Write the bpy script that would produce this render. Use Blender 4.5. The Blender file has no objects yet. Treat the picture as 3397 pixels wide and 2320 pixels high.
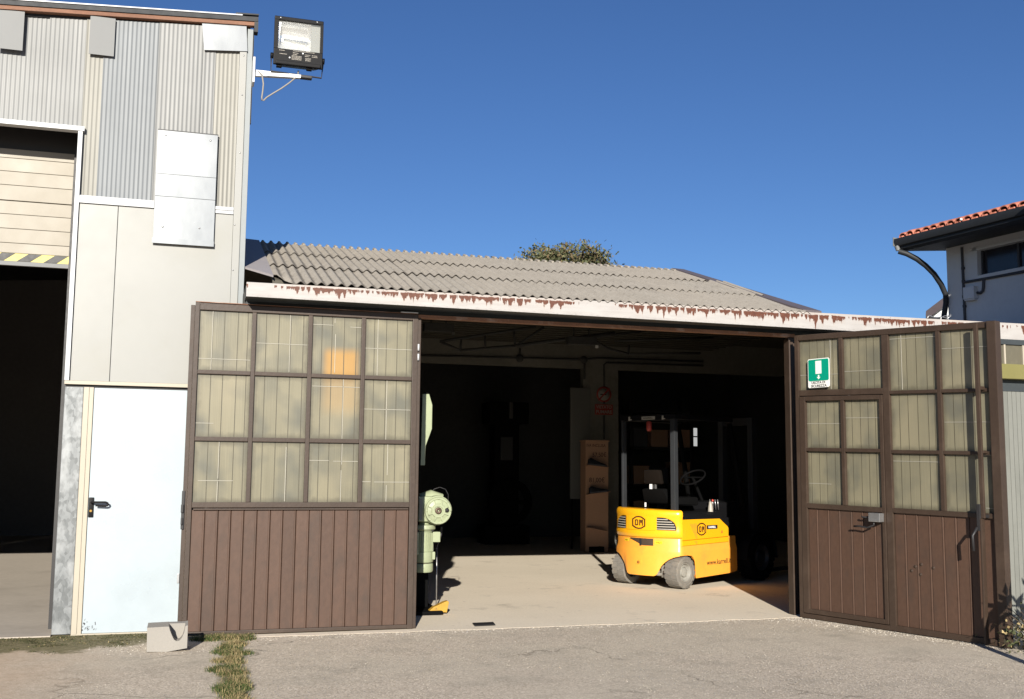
import bpy, bmesh, math, random
from mathutils import Vector, Matrix, Euler

random.seed(11)
SC = bpy.context.scene
COL = SC.collection
R = math.radians

# ------------------------------------------------------------------ camera, sky, sun, exposure
PITCH, ROLL, YAW = R(6.42), R(0.52), R(17.0)
fw = Vector((math.sin(YAW) * math.cos(PITCH), math.cos(YAW) * math.cos(PITCH), math.sin(PITCH)))
r0 = Vector((math.cos(YAW), -math.sin(YAW), 0))
u0 = r0.cross(fw)
rt = math.cos(ROLL) * r0 + math.sin(ROLL) * u0
up = -math.sin(ROLL) * r0 + math.cos(ROLL) * u0
cd = bpy.data.cameras.new('camera')
cam = bpy.data.objects.new('camera', cd)
COL.objects.link(cam)
cam.matrix_world = Matrix(((rt.x, up.x, -fw.x, 0), (rt.y, up.y, -fw.y, 0), (rt.z, up.z, -fw.z, 1.42), (0, 0, 0, 1)))
cd.lens = 36 * 3540 / 3397
cd.clip_end = 2000
SC.camera = cam

SUN_AZ, SUN_EL = R(16.5), R(19.3)      # travel direction: azimuth from +Y towards +X
world = bpy.data.worlds.new('World')
SC.world = world
world.use_nodes = True
wn = world.node_tree
wn.nodes.clear()
sky = wn.nodes.new('ShaderNodeTexSky')
sky.sky_type = 'NISHITA'
sky.sun_disc = False
sky.sun_elevation = SUN_EL
sky.sun_rotation = SUN_AZ + math.pi
sky.altitude = 1200
sky.air_density = 1.0
sky.dust_density = 0.35
sky.ozone_density = 5.0
bg = wn.nodes.new('ShaderNodeBackground')
bg.inputs[1].default_value = 0.062
wo = wn.nodes.new('ShaderNodeOutputWorld')
hs = wn.nodes.new('ShaderNodeHueSaturation')
hs.inputs['Hue'].default_value = 0.508
hs.inputs['Saturation'].default_value = 1.08
wn.links.new(sky.outputs[0], hs.inputs['Color'])
wn.links.new(hs.outputs[0], bg.inputs[0])
wn.links.new(bg.outputs[0], wo.inputs[0])

sd = bpy.data.lights.new('sun', 'SUN')
sd.energy = 5.0
sd.angle = R(0.5)
sd.color = (1.0, 0.94, 0.84)
sun = bpy.data.objects.new('sun', sd)
COL.objects.link(sun)
sdir = Vector((math.sin(SUN_AZ) * math.cos(SUN_EL), math.cos(SUN_AZ) * math.cos(SUN_EL), -math.sin(SUN_EL)))
sun.rotation_euler = sdir.to_track_quat('-Z', 'Y').to_euler()
sun.location = (-6, -20, 12)

SC.view_settings.view_transform = 'Standard'
SC.view_settings.look = 'None'
SC.view_settings.gamma = 1
SC.view_settings.use_curve_mapping = False
SC.view_settings.exposure = 0.70

# ------------------------------------------------------------------ materials
MATS = {}


def nodes(name):
    m = bpy.data.materials.new(name)
    m.use_nodes = True
    nt = m.node_tree
    b = nt.nodes['Principled BSDF']
    MATS[name] = m
    return m, nt, b


def N(nt, typ, **kw):
    n = nt.nodes.new(typ)
    for k, v in kw.items():
        setattr(n, k, v)
    return n


def coords(nt, scale=(1, 1, 1), kind='Object', rnd=True):
    tc = N(nt, 'ShaderNodeTexCoord')
    mp = N(nt, 'ShaderNodeMapping')
    mp.inputs['Scale'].default_value = scale
    nt.links.new(tc.outputs[kind], mp.inputs['Vector'])
    if rnd:
        oi = N(nt, 'ShaderNodeObjectInfo')
        mu = N(nt, 'ShaderNodeMath', operation='MULTIPLY')
        mu.inputs[1].default_value = 37.0
        nt.links.new(oi.outputs['Random'], mu.inputs[0])
        nt.links.new(mu.outputs[0], mp.inputs['Location'])
    return mp.outputs[0]


def noise(nt, vec, scale, detail=4, rough=.55):
    n = N(nt, 'ShaderNodeTexNoise')
    n.inputs['Scale'].default_value = scale
    n.inputs['Detail'].default_value = detail
    n.inputs['Roughness'].default_value = rough
    nt.links.new(vec, n.inputs['Vector'])
    return n.outputs['Fac']


def ramp(nt, fac, stops):
    r = N(nt, 'ShaderNodeValToRGB')
    el = r.color_ramp.elements
    while len(el) < len(stops):
        el.new(0.5)
    for e, (p, c) in zip(el, stops):
        e.position = p
        e.color = (*c, 1) if len(c) == 3 else c
    nt.links.new(fac, r.inputs[0])
    return r.outputs[0]


def mixc(nt, fac, a, b, mode='MIX'):
    m = N(nt, 'ShaderNodeMix', data_type='RGBA', blend_type=mode)
    for s, v in ((m.inputs[0], fac), (m.inputs[6], a), (m.inputs[7], b)):
        if hasattr(v, 'is_linked'):
            nt.links.new(v, s)
        elif isinstance(v, (int, float)):
            s.default_value = v
        else:
            s.default_value = (*v, 1)
    return m.outputs[2]


def math_(nt, op, a, b=None, c=None):
    m = N(nt, 'ShaderNodeMath', operation=op)
    for i, v in enumerate((a, b, c)):
        if v is None:
            continue
        if hasattr(v, 'is_linked'):
            nt.links.new(v, m.inputs[i])
        else:
            m.inputs[i].default_value = v
    return m.outputs[0]


def bump(nt, b, h, strength=.3, dist=.01):
    n = N(nt, 'ShaderNodeBump')
    n.inputs['Strength'].default_value = strength
    n.inputs['Distance'].default_value = dist
    nt.links.new(h, n.inputs['Height'])
    nt.links.new(n.outputs[0], b.inputs['Normal'])


def sc(c, k):
    return tuple(min(1, x * k) for x in c)


def mat(name, col, rough=.6, metal=0., var=.12, scale=3., stretch=(1, 1, 1), bmp=0., bscale=60., pieces=.0, spec=.4, dirt=None, dscale=1.2, coat=0., rv=.24):
    """plain surface with large soft tone variation, fine speckle, optional dirt blotches, per-piece tone and bump"""
    m, nt, b = nodes(name)
    v = coords(nt, stretch)
    f = noise(nt, v, scale, 5)
    c = ramp(nt, f, [(.25, sc(col, 1 - var)), (.75, sc(col, 1 + var))])
    f2 = noise(nt, v, scale * 14, 3)
    c = mixc(nt, .5, c, ramp(nt, f2, [(.3, sc(col, 1 - var * .8)), (.7, sc(col, 1 + var * .8))]))
    if dirt:
        fd = noise(nt, v, dscale, 6, .65)
        c = mixc(nt, ramp(nt, fd, [(.52, (0, 0, 0)), (.72, (1, 1, 1))]), c, dirt)
    if pieces:
        oi = N(nt, 'ShaderNodeObjectInfo')
        k = math_(nt, 'MULTIPLY_ADD', oi.outputs['Random'], 2 * pieces, 1 - pieces)
        cb = N(nt, 'ShaderNodeCombineColor')
        for i in range(3):
            nt.links.new(k, cb.inputs[i])
        c = mixc(nt, 1., c, cb.outputs[0], 'MULTIPLY')
    nt.links.new(c, b.inputs['Base Color'])
    fr = noise(nt, v, scale * 4, 4)
    nt.links.new(math_(nt, 'MULTIPLY_ADD', fr, rv, rough - rv / 2), b.inputs['Roughness'])
    b.inputs['Metallic'].default_value = metal
    b.inputs['Specular IOR Level'].default_value = spec
    b.inputs['Coat Weight'].default_value = coat
    b.inputs['Coat Roughness'].default_value = .12
    if bmp:
        bump(nt, b, noise(nt, v, bscale, 4), bmp)
    return m


BROWN = (.108, .061, .044)
mat('slat_paint', (.074, .041, .027), .55, var=.22, scale=2.2, stretch=(1, 1, .6), bmp=.08, bscale=25, pieces=.07, dirt=(.046, .030, .022), dscale=2.2)
mat('frame_paint', (.045, .029, .020), .5, var=.2, scale=3, bmp=.08, bscale=40, dirt=(.060, .040, .028), dscale=3)
mat('rust_paint', (.22, .105, .06), .7, var=.35, scale=6, dirt=(.42, .30, .24), dscale=5)
mat('dark_iron', (.022, .021, .022), .5, var=.3, scale=8)
mat('black_plastic', (.007, .007, .008), .5, var=.2, scale=8, spec=.14)
mat('cream_panel', (.25, .251, .236), .42, var=.025, scale=.7, dirt=(.238, .236, .212), dscale=.8, spec=.5)
mat('cream_trim', (.38, .34, .27), .4, var=.03, scale=2)
mat('white_trim', (.46, .47, .48), .35, var=.03, scale=2)
mat('door_white', (.36, .41, .44), .3, var=.02, scale=.8, spec=.5, dirt=(.33, .375, .402), dscale=1.1)
mat('grey_plate', (.155, .16, .16), .55, var=.015, scale=2, rv=.03)
mat('side_trim', (.22, .24, .245), .45, var=.05, scale=2)
mat('orange_board', (.21, .105, .065), .75, var=.35, scale=7, stretch=(.4, 1, 2), dirt=(.15, .07, .045), dscale=5, bmp=.3)
mat('section_panel', (.275, .248, .20), .5, var=.03, scale=1)
mat('tape_yellow', (.50, .43, .13), .5, var=.08, scale=6)
mat('tape_black', (.03, .03, .03), .5, var=.2, scale=6)
mat('hall_dark', (.13, .12, .115), .9, var=.2, scale=1)
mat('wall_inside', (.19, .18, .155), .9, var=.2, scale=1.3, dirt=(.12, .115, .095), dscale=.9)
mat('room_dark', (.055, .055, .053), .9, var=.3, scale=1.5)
mat('ceiling_board', (.085, .078, .062), .9, var=.25, scale=2, stretch=(1, .2, 1))
mat('lintel_paint', (.035, .042, .046), .6, var=.15, scale=3)
mat('flashing', (.105, .088, .092), .5, var=.12, scale=2.5, dirt=(.135, .115, .12), dscale=2)
mat('side_flashing_lifted', (.27, .25, .25), .6, var=.06, scale=2)  # paler copy of the flashing, colour lifted to offset the hall's cast shadow
mat('green_paint', (.30, .335, .21), .42, var=.10, scale=6, dirt=(.19, .21, .13), dscale=5)
mat('column_black', (.004, .004, .0042), .8, var=.2, scale=5, spec=.06)
mat('bronze', (.10, .07, .05), .5, metal=.5, var=.2, scale=10)
mat('steel', (.42, .42, .42), .35, metal=.8, var=.15, scale=10)
mat('cardboard', (.38, .225, .145), .8, var=.1, scale=3)
mat('shoe_black', (.015, .016, .022), .5, var=.3, scale=20)
mat('shoe_sole', (.10, .10, .11), .6)
mat('ink', (.05, .022, .018), .7)
mat('forklift_yellow', (.86, .405, .010), .3, var=.05, scale=2.2, spec=.5, coat=.3, dirt=(.84, .41, .02), dscale=2)
mat('forklift_orange', (.88, .36, .045), .38, var=.06, scale=2.2, spec=.5, coat=.15, dirt=(.70, .30, .05), dscale=3.4)
mat('forklift_grey', (.026, .028, .031), .5, var=.15, scale=4)
mat('forklift_seat', (.009, .0065, .005), .8, spec=.06)
mat('rubber', (.16, .148, .13), .85, var=.22, scale=9, dirt=(.24, .21, .17), dscale=5, bmp=.2)
mat('rim_grey', (.26, .25, .22), .6, var=.3, scale=14, dirt=(.12, .11, .10), dscale=9)
mat('decal_brown', (.06, .022, .008), .5)
mat('decal_black', (.015, .015, .015), .4)
mat('decal_white', (.75, .75, .74), .5)
mat('decal_red', (.50, .05, .03), .5)
mat('decal_grey', (.16, .11, .05), .6)
mat('sticker_yellow', (.75, .52, .02), .4)
mat('vent_slat', (.36, .33, .28), .4)
mat('sign_white', (.72, .72, .68), .4, var=.03)
mat('dim_white', (.30, .29, .26), .6)
mat('sign_green', (.0, .255, .16), .4, var=.04)
mat('sign_red', (.30, .04, .03), .5)
mat('house_wall', (.62, .62, .63), .9, var=.06, scale=1.2, bmp=.1, bscale=30)
mat('outbuilding_wall', (.62, .63, .62), .9, var=.04, scale=1.2)
mat('roof_tile', (.42, .15, .10), .8, var=.15, scale=6, pieces=.15, bmp=.15)
mat('eave_black', (.016, .018, .021), .6, var=.2, scale=3)
mat('outbuilding_roof', (.055, .042, .045), .6, var=.15, scale=3)
mat('window_dark', (.022, .020, .026), .15, var=.2, scale=1, spec=.6)
mat('pipe_grey', (.055, .055, .062), .6)
mat('concrete_block', (.27, .252, .225), .85, var=.08, scale=6, bmp=.15, bscale=120)
mat('olive_metal', (.17, .155, .055), .5, var=.08, scale=2)
mat('grey_cladding', (.175, .178, .16), .5, var=.06, scale=1.5, dirt=(.145, .148, .132), dscale=1)
mat('bark', (.09, .065, .045), .9, var=.3, scale=10)
mat('cable_grey', (.24, .22, .19), .6)
mat('yellow_iron', (.42, .24, .03), .6, var=.3, scale=15, dirt=(.10, .07, .04), dscale=14)
mat('hall_concrete', (.42, .37, .31), .9, var=.12, scale=1.1, dirt=(.33, .29, .24), dscale=.8, bmp=.1)
mat('moss', (.085, .080, .035), .95, var=.5, scale=12)
mat('grass_green', (.058, .085, .02), .8, var=.4, scale=3)
mat('grass_dry', (.33, .255, .125), .85, var=.3, scale=3)
mat('leaf_olive', (.060, .068, .026), .7, var=.5, scale=2)
mat('leaf_brown', (.14, .10, .05), .8, var=.4, scale=2)
mat('leaf_light', (.15, .145, .07), .7, var=.4, scale=2)
mat('stone', (.42, .375, .305), .9, var=.3, scale=5, pieces=.2)
mat('poster_white', (.13, .13, .122), .8, var=.1, scale=3)
mat('reflector', (.75, .75, .73), .25, metal=.8, var=.1, scale=12, bmp=.15, bscale=60)
mat('lamp_tube', (.85, .85, .82), .3)


def asbestos():
    m, nt, b = nodes('fibre_cement')
    v = coords(nt)
    f = noise(nt, v, 5, 6, .7)
    c = ramp(nt, f, [(.3, (.235, .212, .18)), (.7, (.36, .33, .285))])
    f2 = noise(nt, v, 70, 3, .7)
    c = mixc(nt, .45, c, ramp(nt, f2, [(.35, (.21, .19, .162)), (.65, (.39, .36, .312))]))
    f3 = noise(nt, v, 16, 6, .75)
    c = mixc(nt, ramp(nt, f3, [(.56, (0, 0, 0)), (.70, (.7, .7, .7))]), c, (.13, .115, .098))
    oi = N(nt, 'ShaderNodeObjectInfo')
    c = mixc(nt, math_(nt, 'MULTIPLY', oi.outputs['Random'], .35), c, (.34, .30, .25))
    # darker along one flank of every corrugation, broken up by noise
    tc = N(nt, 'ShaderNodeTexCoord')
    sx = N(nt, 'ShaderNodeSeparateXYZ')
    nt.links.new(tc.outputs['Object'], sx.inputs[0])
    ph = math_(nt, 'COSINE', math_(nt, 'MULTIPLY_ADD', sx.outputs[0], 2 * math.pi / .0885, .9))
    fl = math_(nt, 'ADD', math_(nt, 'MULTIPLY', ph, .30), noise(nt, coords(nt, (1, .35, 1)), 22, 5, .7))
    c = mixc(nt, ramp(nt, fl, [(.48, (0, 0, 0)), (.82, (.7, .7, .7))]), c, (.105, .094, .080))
    nt.links.new(c, b.inputs['Base Color'])
    b.inputs['Roughness'].default_value = .95
    b.inputs['Specular IOR Level'].default_value = .15
    bump(nt, b, f2, .4, .006)


asbestos()
mat('edge_shade', (.085, .075, .065), .95, var=.3, scale=20)  # dark edge colour paints the shadow line below each row of sheets


def corrug(name, col, rough, metal, streak):
    m, nt, b = nodes(name)
    v = coords(nt, (9, 9, .5))
    f = noise(nt, v, 1.5, 5, .6)
    c = ramp(nt, f, [(.25, sc(col, 1 - streak)), (.75, sc(col, 1 + streak))])
    v2 = coords(nt, (1, 1, 1))
    f2 = noise(nt, v2, 1.6, 4)
    c = mixc(nt, ramp(nt, f2, [(.4, (0, 0, 0)), (.8, (.6, .6, .6))]), c, sc(col, .7))
    nt.links.new(c, b.inputs['Base Color'])
    nt.links.new(math_(nt, 'MULTIPLY_ADD', f, .2, rough - .1), b.inputs['Roughness'])
    b.inputs['Metallic'].default_value = metal


corrug('sheet_grey', (.185, .188, .185), .55, .15, .10)
corrug('sheet_blue', (.145, .156, .165), .55, .2, .10)
corrug('sheet_cream', (.205, .20, .177), .55, .15, .10)


def brightmetal(name, col, rough, metal):
    m, nt, b = nodes(name)
    v = coords(nt, (1, 1, .4))
    f = noise(nt, v, 4, 5, .6)
    c = ramp(nt, f, [(.3, sc(col, .94)), (.7, sc(col, 1.05))])
    nt.links.new(c, b.inputs['Base Color'])
    nt.links.new(math_(nt, 'MULTIPLY_ADD', f, .12, rough - .06), b.inputs['Roughness'])
    b.inputs['Metallic'].default_value = metal
    v3 = coords(nt)
    bump(nt, b, noise(nt, v3, 1.1, 1), .16, .02)


brightmetal('aluminium', (.25, .262, .268), .27, .4)


def galvanised():
    m, nt, b = nodes('galvanised')
    v = coords(nt, (1, 1, .6))
    vo = N(nt, 'ShaderNodeTexVoronoi')
    vo.inputs['Scale'].default_value = 45
    nt.links.new(v, vo.inputs['Vector'])
    sep = N(nt, 'ShaderNodeSeparateColor')
    nt.links.new(vo.outputs['Color'], sep.inputs[0])
    c = ramp(nt, sep.outputs[0], [(.2, (.105, .112, .115)), (.9, (.17, .18, .185))])
    f = noise(nt, v, 7, 5)
    c = mixc(nt, ramp(nt, f, [(.45, (0, 0, 0)), (.65, (1, 1, 1))]), c, (.24, .25, .255))
    nt.links.new(c, b.inputs['Base Color'])
    b.inputs['Metallic'].default_value = .45
    b.inputs['Roughness'].default_value = .5


galvanised()


def pane_mat(name, amber):
    m, nt, b = nodes(name)
    v = coords(nt, (1, 1, .35))
    f = noise(nt, v, 2.2, 3)
    c = ramp(nt, f, [(.32, (.145, .134, .092)), (.68, (.24, .217, .145))])
    v2 = coords(nt, (60, 60, .6))
    c = mixc(nt, .35, c, ramp(nt, noise(nt, v2, 3, 3), [(.3, (.12, .11, .074)), (.7, (.215, .197, .135))]))
    v4 = coords(nt, (1, 1, .8))  # dark and pale blotches below: blurred reflections painted into the pane colour
    c = mixc(nt, ramp(nt, noise(nt, v4, 3.4, 2, .5), [(.46, (0, 0, 0)), (.66, (.75, .75, .75))]), c, (.098, .098, .08))
    c = mixc(nt, ramp(nt, noise(nt, v4, 1.9, 2, .5), [(.52, (0, 0, 0)), (.72, (.6, .6, .6))]), c, (.245, .216, .142))
    tg = N(nt, 'ShaderNodeTexCoord')
    sg_ = N(nt, 'ShaderNodeSeparateXYZ')
    nt.links.new(tg.outputs['UV'], sg_.inputs[0])
    eu = math_(nt, 'MINIMUM', sg_.outputs[0], math_(nt, 'SUBTRACT', 1, sg_.outputs[0]))
    ev = math_(nt, 'MINIMUM', sg_.outputs[1], math_(nt, 'SUBTRACT', 1, sg_.outputs[1]))
    eg = math_(nt, 'ADD', math_(nt, 'MINIMUM', eu, ev), math_(nt, 'MULTIPLY_ADD', noise(nt, v4, 9, 5, .7), .16, -.08))
    c = mixc(nt, ramp(nt, eg, [(.0, (.7, .7, .7)), (.09, (0, 0, 0))]), c, (.075, .066, .045))
    if amber:  # soft-edged orange thing showing through the pane, painted into its colour
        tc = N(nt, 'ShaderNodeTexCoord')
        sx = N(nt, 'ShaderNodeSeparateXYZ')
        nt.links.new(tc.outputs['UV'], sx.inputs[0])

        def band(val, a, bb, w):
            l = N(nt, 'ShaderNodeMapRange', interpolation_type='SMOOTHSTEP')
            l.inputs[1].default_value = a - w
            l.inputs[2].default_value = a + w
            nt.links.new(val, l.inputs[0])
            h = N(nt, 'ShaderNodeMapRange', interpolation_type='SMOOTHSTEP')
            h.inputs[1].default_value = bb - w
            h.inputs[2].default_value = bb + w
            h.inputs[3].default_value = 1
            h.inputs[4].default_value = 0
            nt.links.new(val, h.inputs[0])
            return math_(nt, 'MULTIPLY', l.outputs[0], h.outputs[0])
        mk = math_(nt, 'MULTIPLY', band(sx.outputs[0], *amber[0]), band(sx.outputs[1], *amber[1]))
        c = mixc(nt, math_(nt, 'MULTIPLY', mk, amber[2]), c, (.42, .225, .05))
    nt.links.new(c, b.inputs['Base Color'])
    b.inputs['Roughness'].default_value = .3
    b.inputs['Specular IOR Level'].default_value = .55
    b.inputs['Transmission Weight'].default_value = 0
    bump(nt, b, noise(nt, v2, 2, 2), .12, .004)


pane_mat('pane_plastic', None)
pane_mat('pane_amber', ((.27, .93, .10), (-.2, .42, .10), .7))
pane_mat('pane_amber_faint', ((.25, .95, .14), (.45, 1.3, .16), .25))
mat('pane_line', (.075, .067, .045), .5, var=.15)
mat('pane_wire', (.36, .34, .285), .5, var=.1)


def fascia_mat():
    """white paint with rust runs that hang from the upper edge; UV: u along the gutter in metres, v down in 0..1"""
    m, nt, b = nodes('rusty_white')
    tc = N(nt, 'ShaderNodeTexCoord')
    sx = N(nt, 'ShaderNodeSeparateXYZ')
    nt.links.new(tc.outputs['UV'], sx.inputs[0])
    u, vv = sx.outputs[0], sx.outputs[1]

    def n1(scale, off=0., detail=2):
        c = N(nt, 'ShaderNodeCombineXYZ')
        nt.links.new(math_(nt, 'MULTIPLY_ADD', u, scale, off), c.inputs[0])
        n = N(nt, 'ShaderNodeTexNoise')
        n.inputs['Scale'].default_value = 1
        n.inputs['Detail'].default_value = detail
        nt.links.new(c.outputs[0], n.inputs['Vector'])
        return n.outputs['Fac']
    area = ramp(nt, n1(1.3, 5.7), [(.34, (0, 0, 0)), (.50, (1, 1, 1))])
    fine = ramp(nt, n1(22, 7, 5), [(.36, (.10, .10, .10)), (.50, (.42, .42, .42)), (.66, (1, 1, 1))])
    big = ramp(nt, n1(6, 11, 4), [(.35, (.35, .35, .35)), (.65, (1, 1, 1))])
    ln = math_(nt, 'MULTIPLY', math_(nt, 'MULTIPLY', fine, big), area)
    wmp = N(nt, 'ShaderNodeMapping')
    wmp.inputs['Scale'].default_value = (22, 3.2, 1)
    nt.links.new(tc.outputs['UV'], wmp.inputs['Vector'])
    wob = noise(nt, wmp.outputs[0], 1, 6, .7)
    top = math_(nt, 'MULTIPLY_ADD', wob, .75, -.26)
    lo = math_(nt, 'MULTIPLY_ADD', ln, 1.0, top)
    lo = math_(nt, 'MULTIPLY', lo, math_(nt, 'GREATER_THAN', ln, .15))
    thin = ramp(nt, n1(52, 21, 1), [(.60, (0, 0, 0)), (.72, (1, 1, 1))])
    thin = math_(nt, 'MULTIPLY', math_(nt, 'MULTIPLY', thin, n1(4.5, 31, 2)), math_(nt, 'MULTIPLY', area, 1.35))
    lo = math_(nt, 'MAXIMUM', lo, math_(nt, 'MULTIPLY', thin, math_(nt, 'GREATER_THAN', ln, .05)))
    d = math_(nt, 'SUBTRACT', lo, vv)
    rust = N(nt, 'ShaderNodeMapRange')
    rust.inputs[1].default_value = -.015
    rust.inputs[2].default_value = .03
    nt.links.new(d, rust.inputs[0])
    start = N(nt, 'ShaderNodeMapRange')
    start.inputs[1].default_value = 0
    start.inputs[2].default_value = .03
    nt.links.new(math_(nt, 'SUBTRACT', vv, math_(nt, 'MULTIPLY', wob, .24)), start.inputs[0])
    mk = math_(nt, 'MULTIPLY', rust.outputs[0], start.outputs[0])
    flake = math_(nt, 'MULTIPLY', ramp(nt, noise(nt, wmp.outputs[0], 1.7, 5, .6), [(.66, (0, 0, 0)), (.69, (1, 1, 1))]), ramp(nt, vv, [(.35, (1, 1, 1)), (.75, (0, 0, 0))]))
    mk = math_(nt, 'MAXIMUM', mk, math_(nt, 'MULTIPLY', flake, math_(nt, 'MULTIPLY_ADD', area, .8, .2)))
    v = coords(nt, (1, 1, 1), 'UV', False)
    rc = ramp(nt, noise(nt, v, 25, 4), [(.35, (.060, .017, .008)), (.62, (.115, .034, .014)), (.80, (.26, .095, .028))])
    halo = N(nt, 'ShaderNodeMapRange')
    halo.inputs[1].default_value = -.22
    halo.inputs[2].default_value = .0
    halo.inputs[4].default_value = .18
    nt.links.new(d, halo.inputs[0])
    base = ramp(nt, noise(nt, v, 4, 5), [(.3, (.325, .305, .29)), (.7, (.38, .365, .35))])
    base = mixc(nt, math_(nt, 'MULTIPLY', halo.outputs[0], area), base, (.38, .25, .16))
    grime = math_(nt, 'MULTIPLY', ramp(nt, vv, [(.78, (0, 0, 0)), (1., (1, 1, 1))]), ramp(nt, noise(nt, v, 22, 5, .7), [(.52, (0, 0, 0)), (.66, (.8, .8, .8))]))
    base = mixc(nt, grime, base, (.14, .13, .12))
    nt.links.new(mixc(nt, mk, base, rc), b.inputs['Base Color'])
    b.inputs['Roughness'].default_value = .6
    bump(nt, b, mk, .3, .004)


fascia_mat()


def ground_mat():
    m, nt, b = nodes('gravel_asphalt')
    v = coords(nt, (1, 1, 1), 'Object', False)
    big = noise(nt, v, .55, 5, .6)
    vo = N(nt, 'ShaderNodeTexVoronoi')
    vo.inputs['Scale'].default_value = 95
    nt.links.new(v, vo.inputs['Vector'])
    sep = N(nt, 'ShaderNodeSeparateColor')
    nt.links.new(vo.outputs['Color'], sep.inputs[0])
    c = ramp(nt, sep.outputs[0], [(0, (.26, .215, .165)), (.45, (.48, .41, .325)), (.8, (.60, .52, .42)), (1, (.76, .68, .57))])
    f2 = noise(nt, v, 38, 5, .7)
    c = mixc(nt, .38, c, ramp(nt, f2, [(.3, (.36, .305, .24)), (.7, (.64, .555, .45))]))
    c = mixc(nt, ramp(nt, big, [(.42, (0, 0, 0)), (.68, (.6, .6, .6))]), c, (.52, .465, .37))
    mid = noise(nt, v, 2.6, 5, .65)
    c = mixc(nt, ramp(nt, mid, [(.5, (0, 0, 0)), (.75, (.55, .55, .55))]), c, (.29, .26, .21))
    wv = N(nt, 'ShaderNodeTexNoise')
    wv.inputs['Scale'].default_value = 3.0
    wv.inputs['Detail'].default_value = 4
    nt.links.new(v, wv.inputs['Vector'])
    warped = N(nt, 'ShaderNodeVectorMath', operation='MULTIPLY_ADD')
    nt.links.new(wv.outputs['Color'], warped.inputs[0])
    warped.inputs[1].default_value = (.5, .5, .5)
    nt.links.new(v, warped.inputs[2])
    ve = N(nt, 'ShaderNodeTexVoronoi', feature='DISTANCE_TO_EDGE')
    ve.inputs['Scale'].default_value = .55
    nt.links.new(warped.outputs[0], ve.inputs['Vector'])
    crack = ramp(nt, ve.outputs['Distance'], [(.0, (1, 1, 1)), (.010, (0, 0, 0))])
    crack = math_(nt, 'MULTIPLY', crack, ramp(nt, noise(nt, v, .9, 3), [(.48, (0, 0, 0)), (.6, (.7, .7, .7))]))
    c = mixc(nt, crack, c, (.13, .115, .09))
    st2 = ramp(nt, noise(nt, v, 1.15, 6, .72), [(.57, (0, 0, 0)), (.72, (.55, .55, .55))])
    c = mixc(nt, st2, c, (.25, .225, .18))
    # bare earth at the left of the yard
    sx = N(nt, 'ShaderNodeSeparateXYZ')
    nt.links.new(v, sx.inputs[0])
    wob = math_(nt, 'MULTIPLY_ADD', noise(nt, v, 1.8, 5, .65), 2.2, -1.1)
    mr = N(nt, 'ShaderNodeMapRange')
    mr.inputs[1].default_value = -.35
    mr.inputs[2].default_value = -1.25
    nt.links.new(math_(nt, 'ADD', sx.outputs[0], math_(nt, 'MULTIPLY', wob, .5)), mr.inputs[0])
    earth = ramp(nt, noise(nt, v, 12, 6, .7), [(.3, (.40, .30, .21)), (.7, (.56, .44, .33))])
    c = mixc(nt, math_(nt, 'MULTIPLY', mr.outputs[0], .85), c, earth)
    # moss and soil at the foot of the hall front and under the grass in the joint
    n5 = math_(nt, 'MULTIPLY_ADD', noise(nt, v, 3.2, 6, .7), .9, -.45)

    def rng(val, a, b_):
        q = N(nt, 'ShaderNodeMapRange', interpolation_type='SMOOTHSTEP')
        q.inputs[1].default_value = a
        q.inputs[2].default_value = b_
        nt.links.new(val, q.inputs[0])
        return q.outputs[0]
    yy = math_(nt, 'ADD', sx.outputs[1], n5)
    hump = math_(nt, 'MULTIPLY', math_(nt, 'ADD', sx.outputs[0], .95), math_(nt, 'ADD', sx.outputs[0], .95))
    mk = rng(math_(nt, 'SUBTRACT', yy, math_(nt, 'MULTIPLY', hump, .55)), 8.98, 9.16)
    mk = math_(nt, 'MULTIPLY', mk, rng(math_(nt, 'ADD', sx.outputs[0], n5), .15, -.25))
    mk = math_(nt, 'MULTIPLY', mk, rng(math_(nt, 'ADD', sx.outputs[0], n5), -2.9, -2.3))
    cx = math_(nt, 'MULTIPLY_ADD', sx.outputs[1], -.045, .0)
    dx = math_(nt, 'ABSOLUTE', math_(nt, 'ADD', math_(nt, 'ADD', sx.outputs[0], cx), -.04))
    mk2 = math_(nt, 'MULTIPLY', rng(math_(nt, 'ADD', dx, math_(nt, 'MULTIPLY', n5, .18)), .12, .05), rng(sx.outputs[1], 9.6, 9.4))
    mk = math_(nt, 'MAXIMUM', mk, mk2)
    soil = ramp(nt, noise(nt, v, 24, 6, .75), [(.32, (.085, .075, .035)), (.55, (.17, .15, .075)), (.75, (.30, .25, .15))])
    c = mixc(nt, math_(nt, 'MULTIPLY', mk, .9), c, soil)
    nt.links.new(c, b.inputs['Base Color'])
    b.inputs['Roughness'].default_value = .95
    b.inputs['Specular IOR Level'].default_value = .15
    h = math_(nt, 'ADD', math_(nt, 'MULTIPLY', sep.outputs[1], .5), f2)
    bump(nt, b, h, .45, .006)


ground_mat()


def floor_mat():
    m, nt, b = nodes('concrete_floor')
    v = coords(nt, (1, 1, 1), 'Object', False)
    c = ramp(nt, noise(nt, v, .8, 6, .6), [(.3, (.66, .575, .455)), (.7, (.76, .67, .54))])
    c = mixc(nt, .4, c, ramp(nt, noise(nt, v, 45, 4, .7), [(.3, (.56, .49, .39)), (.7, (.82, .735, .60))]))
    st = ramp(nt, noise(nt, v, 1.7, 6, .7), [(.58, (0, 0, 0)), (.75, (.65, .65, .65))])
    c = mixc(nt, st, c, (.27, .235, .19))
    sp = ramp(nt, noise(nt, v, 11, 3), [(.68, (0, 0, 0)), (.74, (.6, .6, .6))])
    c = mixc(nt, sp, c, (.30, .26, .21))
    nt.links.new(c, b.inputs['Base Color'])
    b.inputs['Roughness'].default_value = .85
    b.inputs['Specular IOR Level'].default_value = .2
    bump(nt, b, noise(nt, v, 60, 4), .25, .004)


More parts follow.
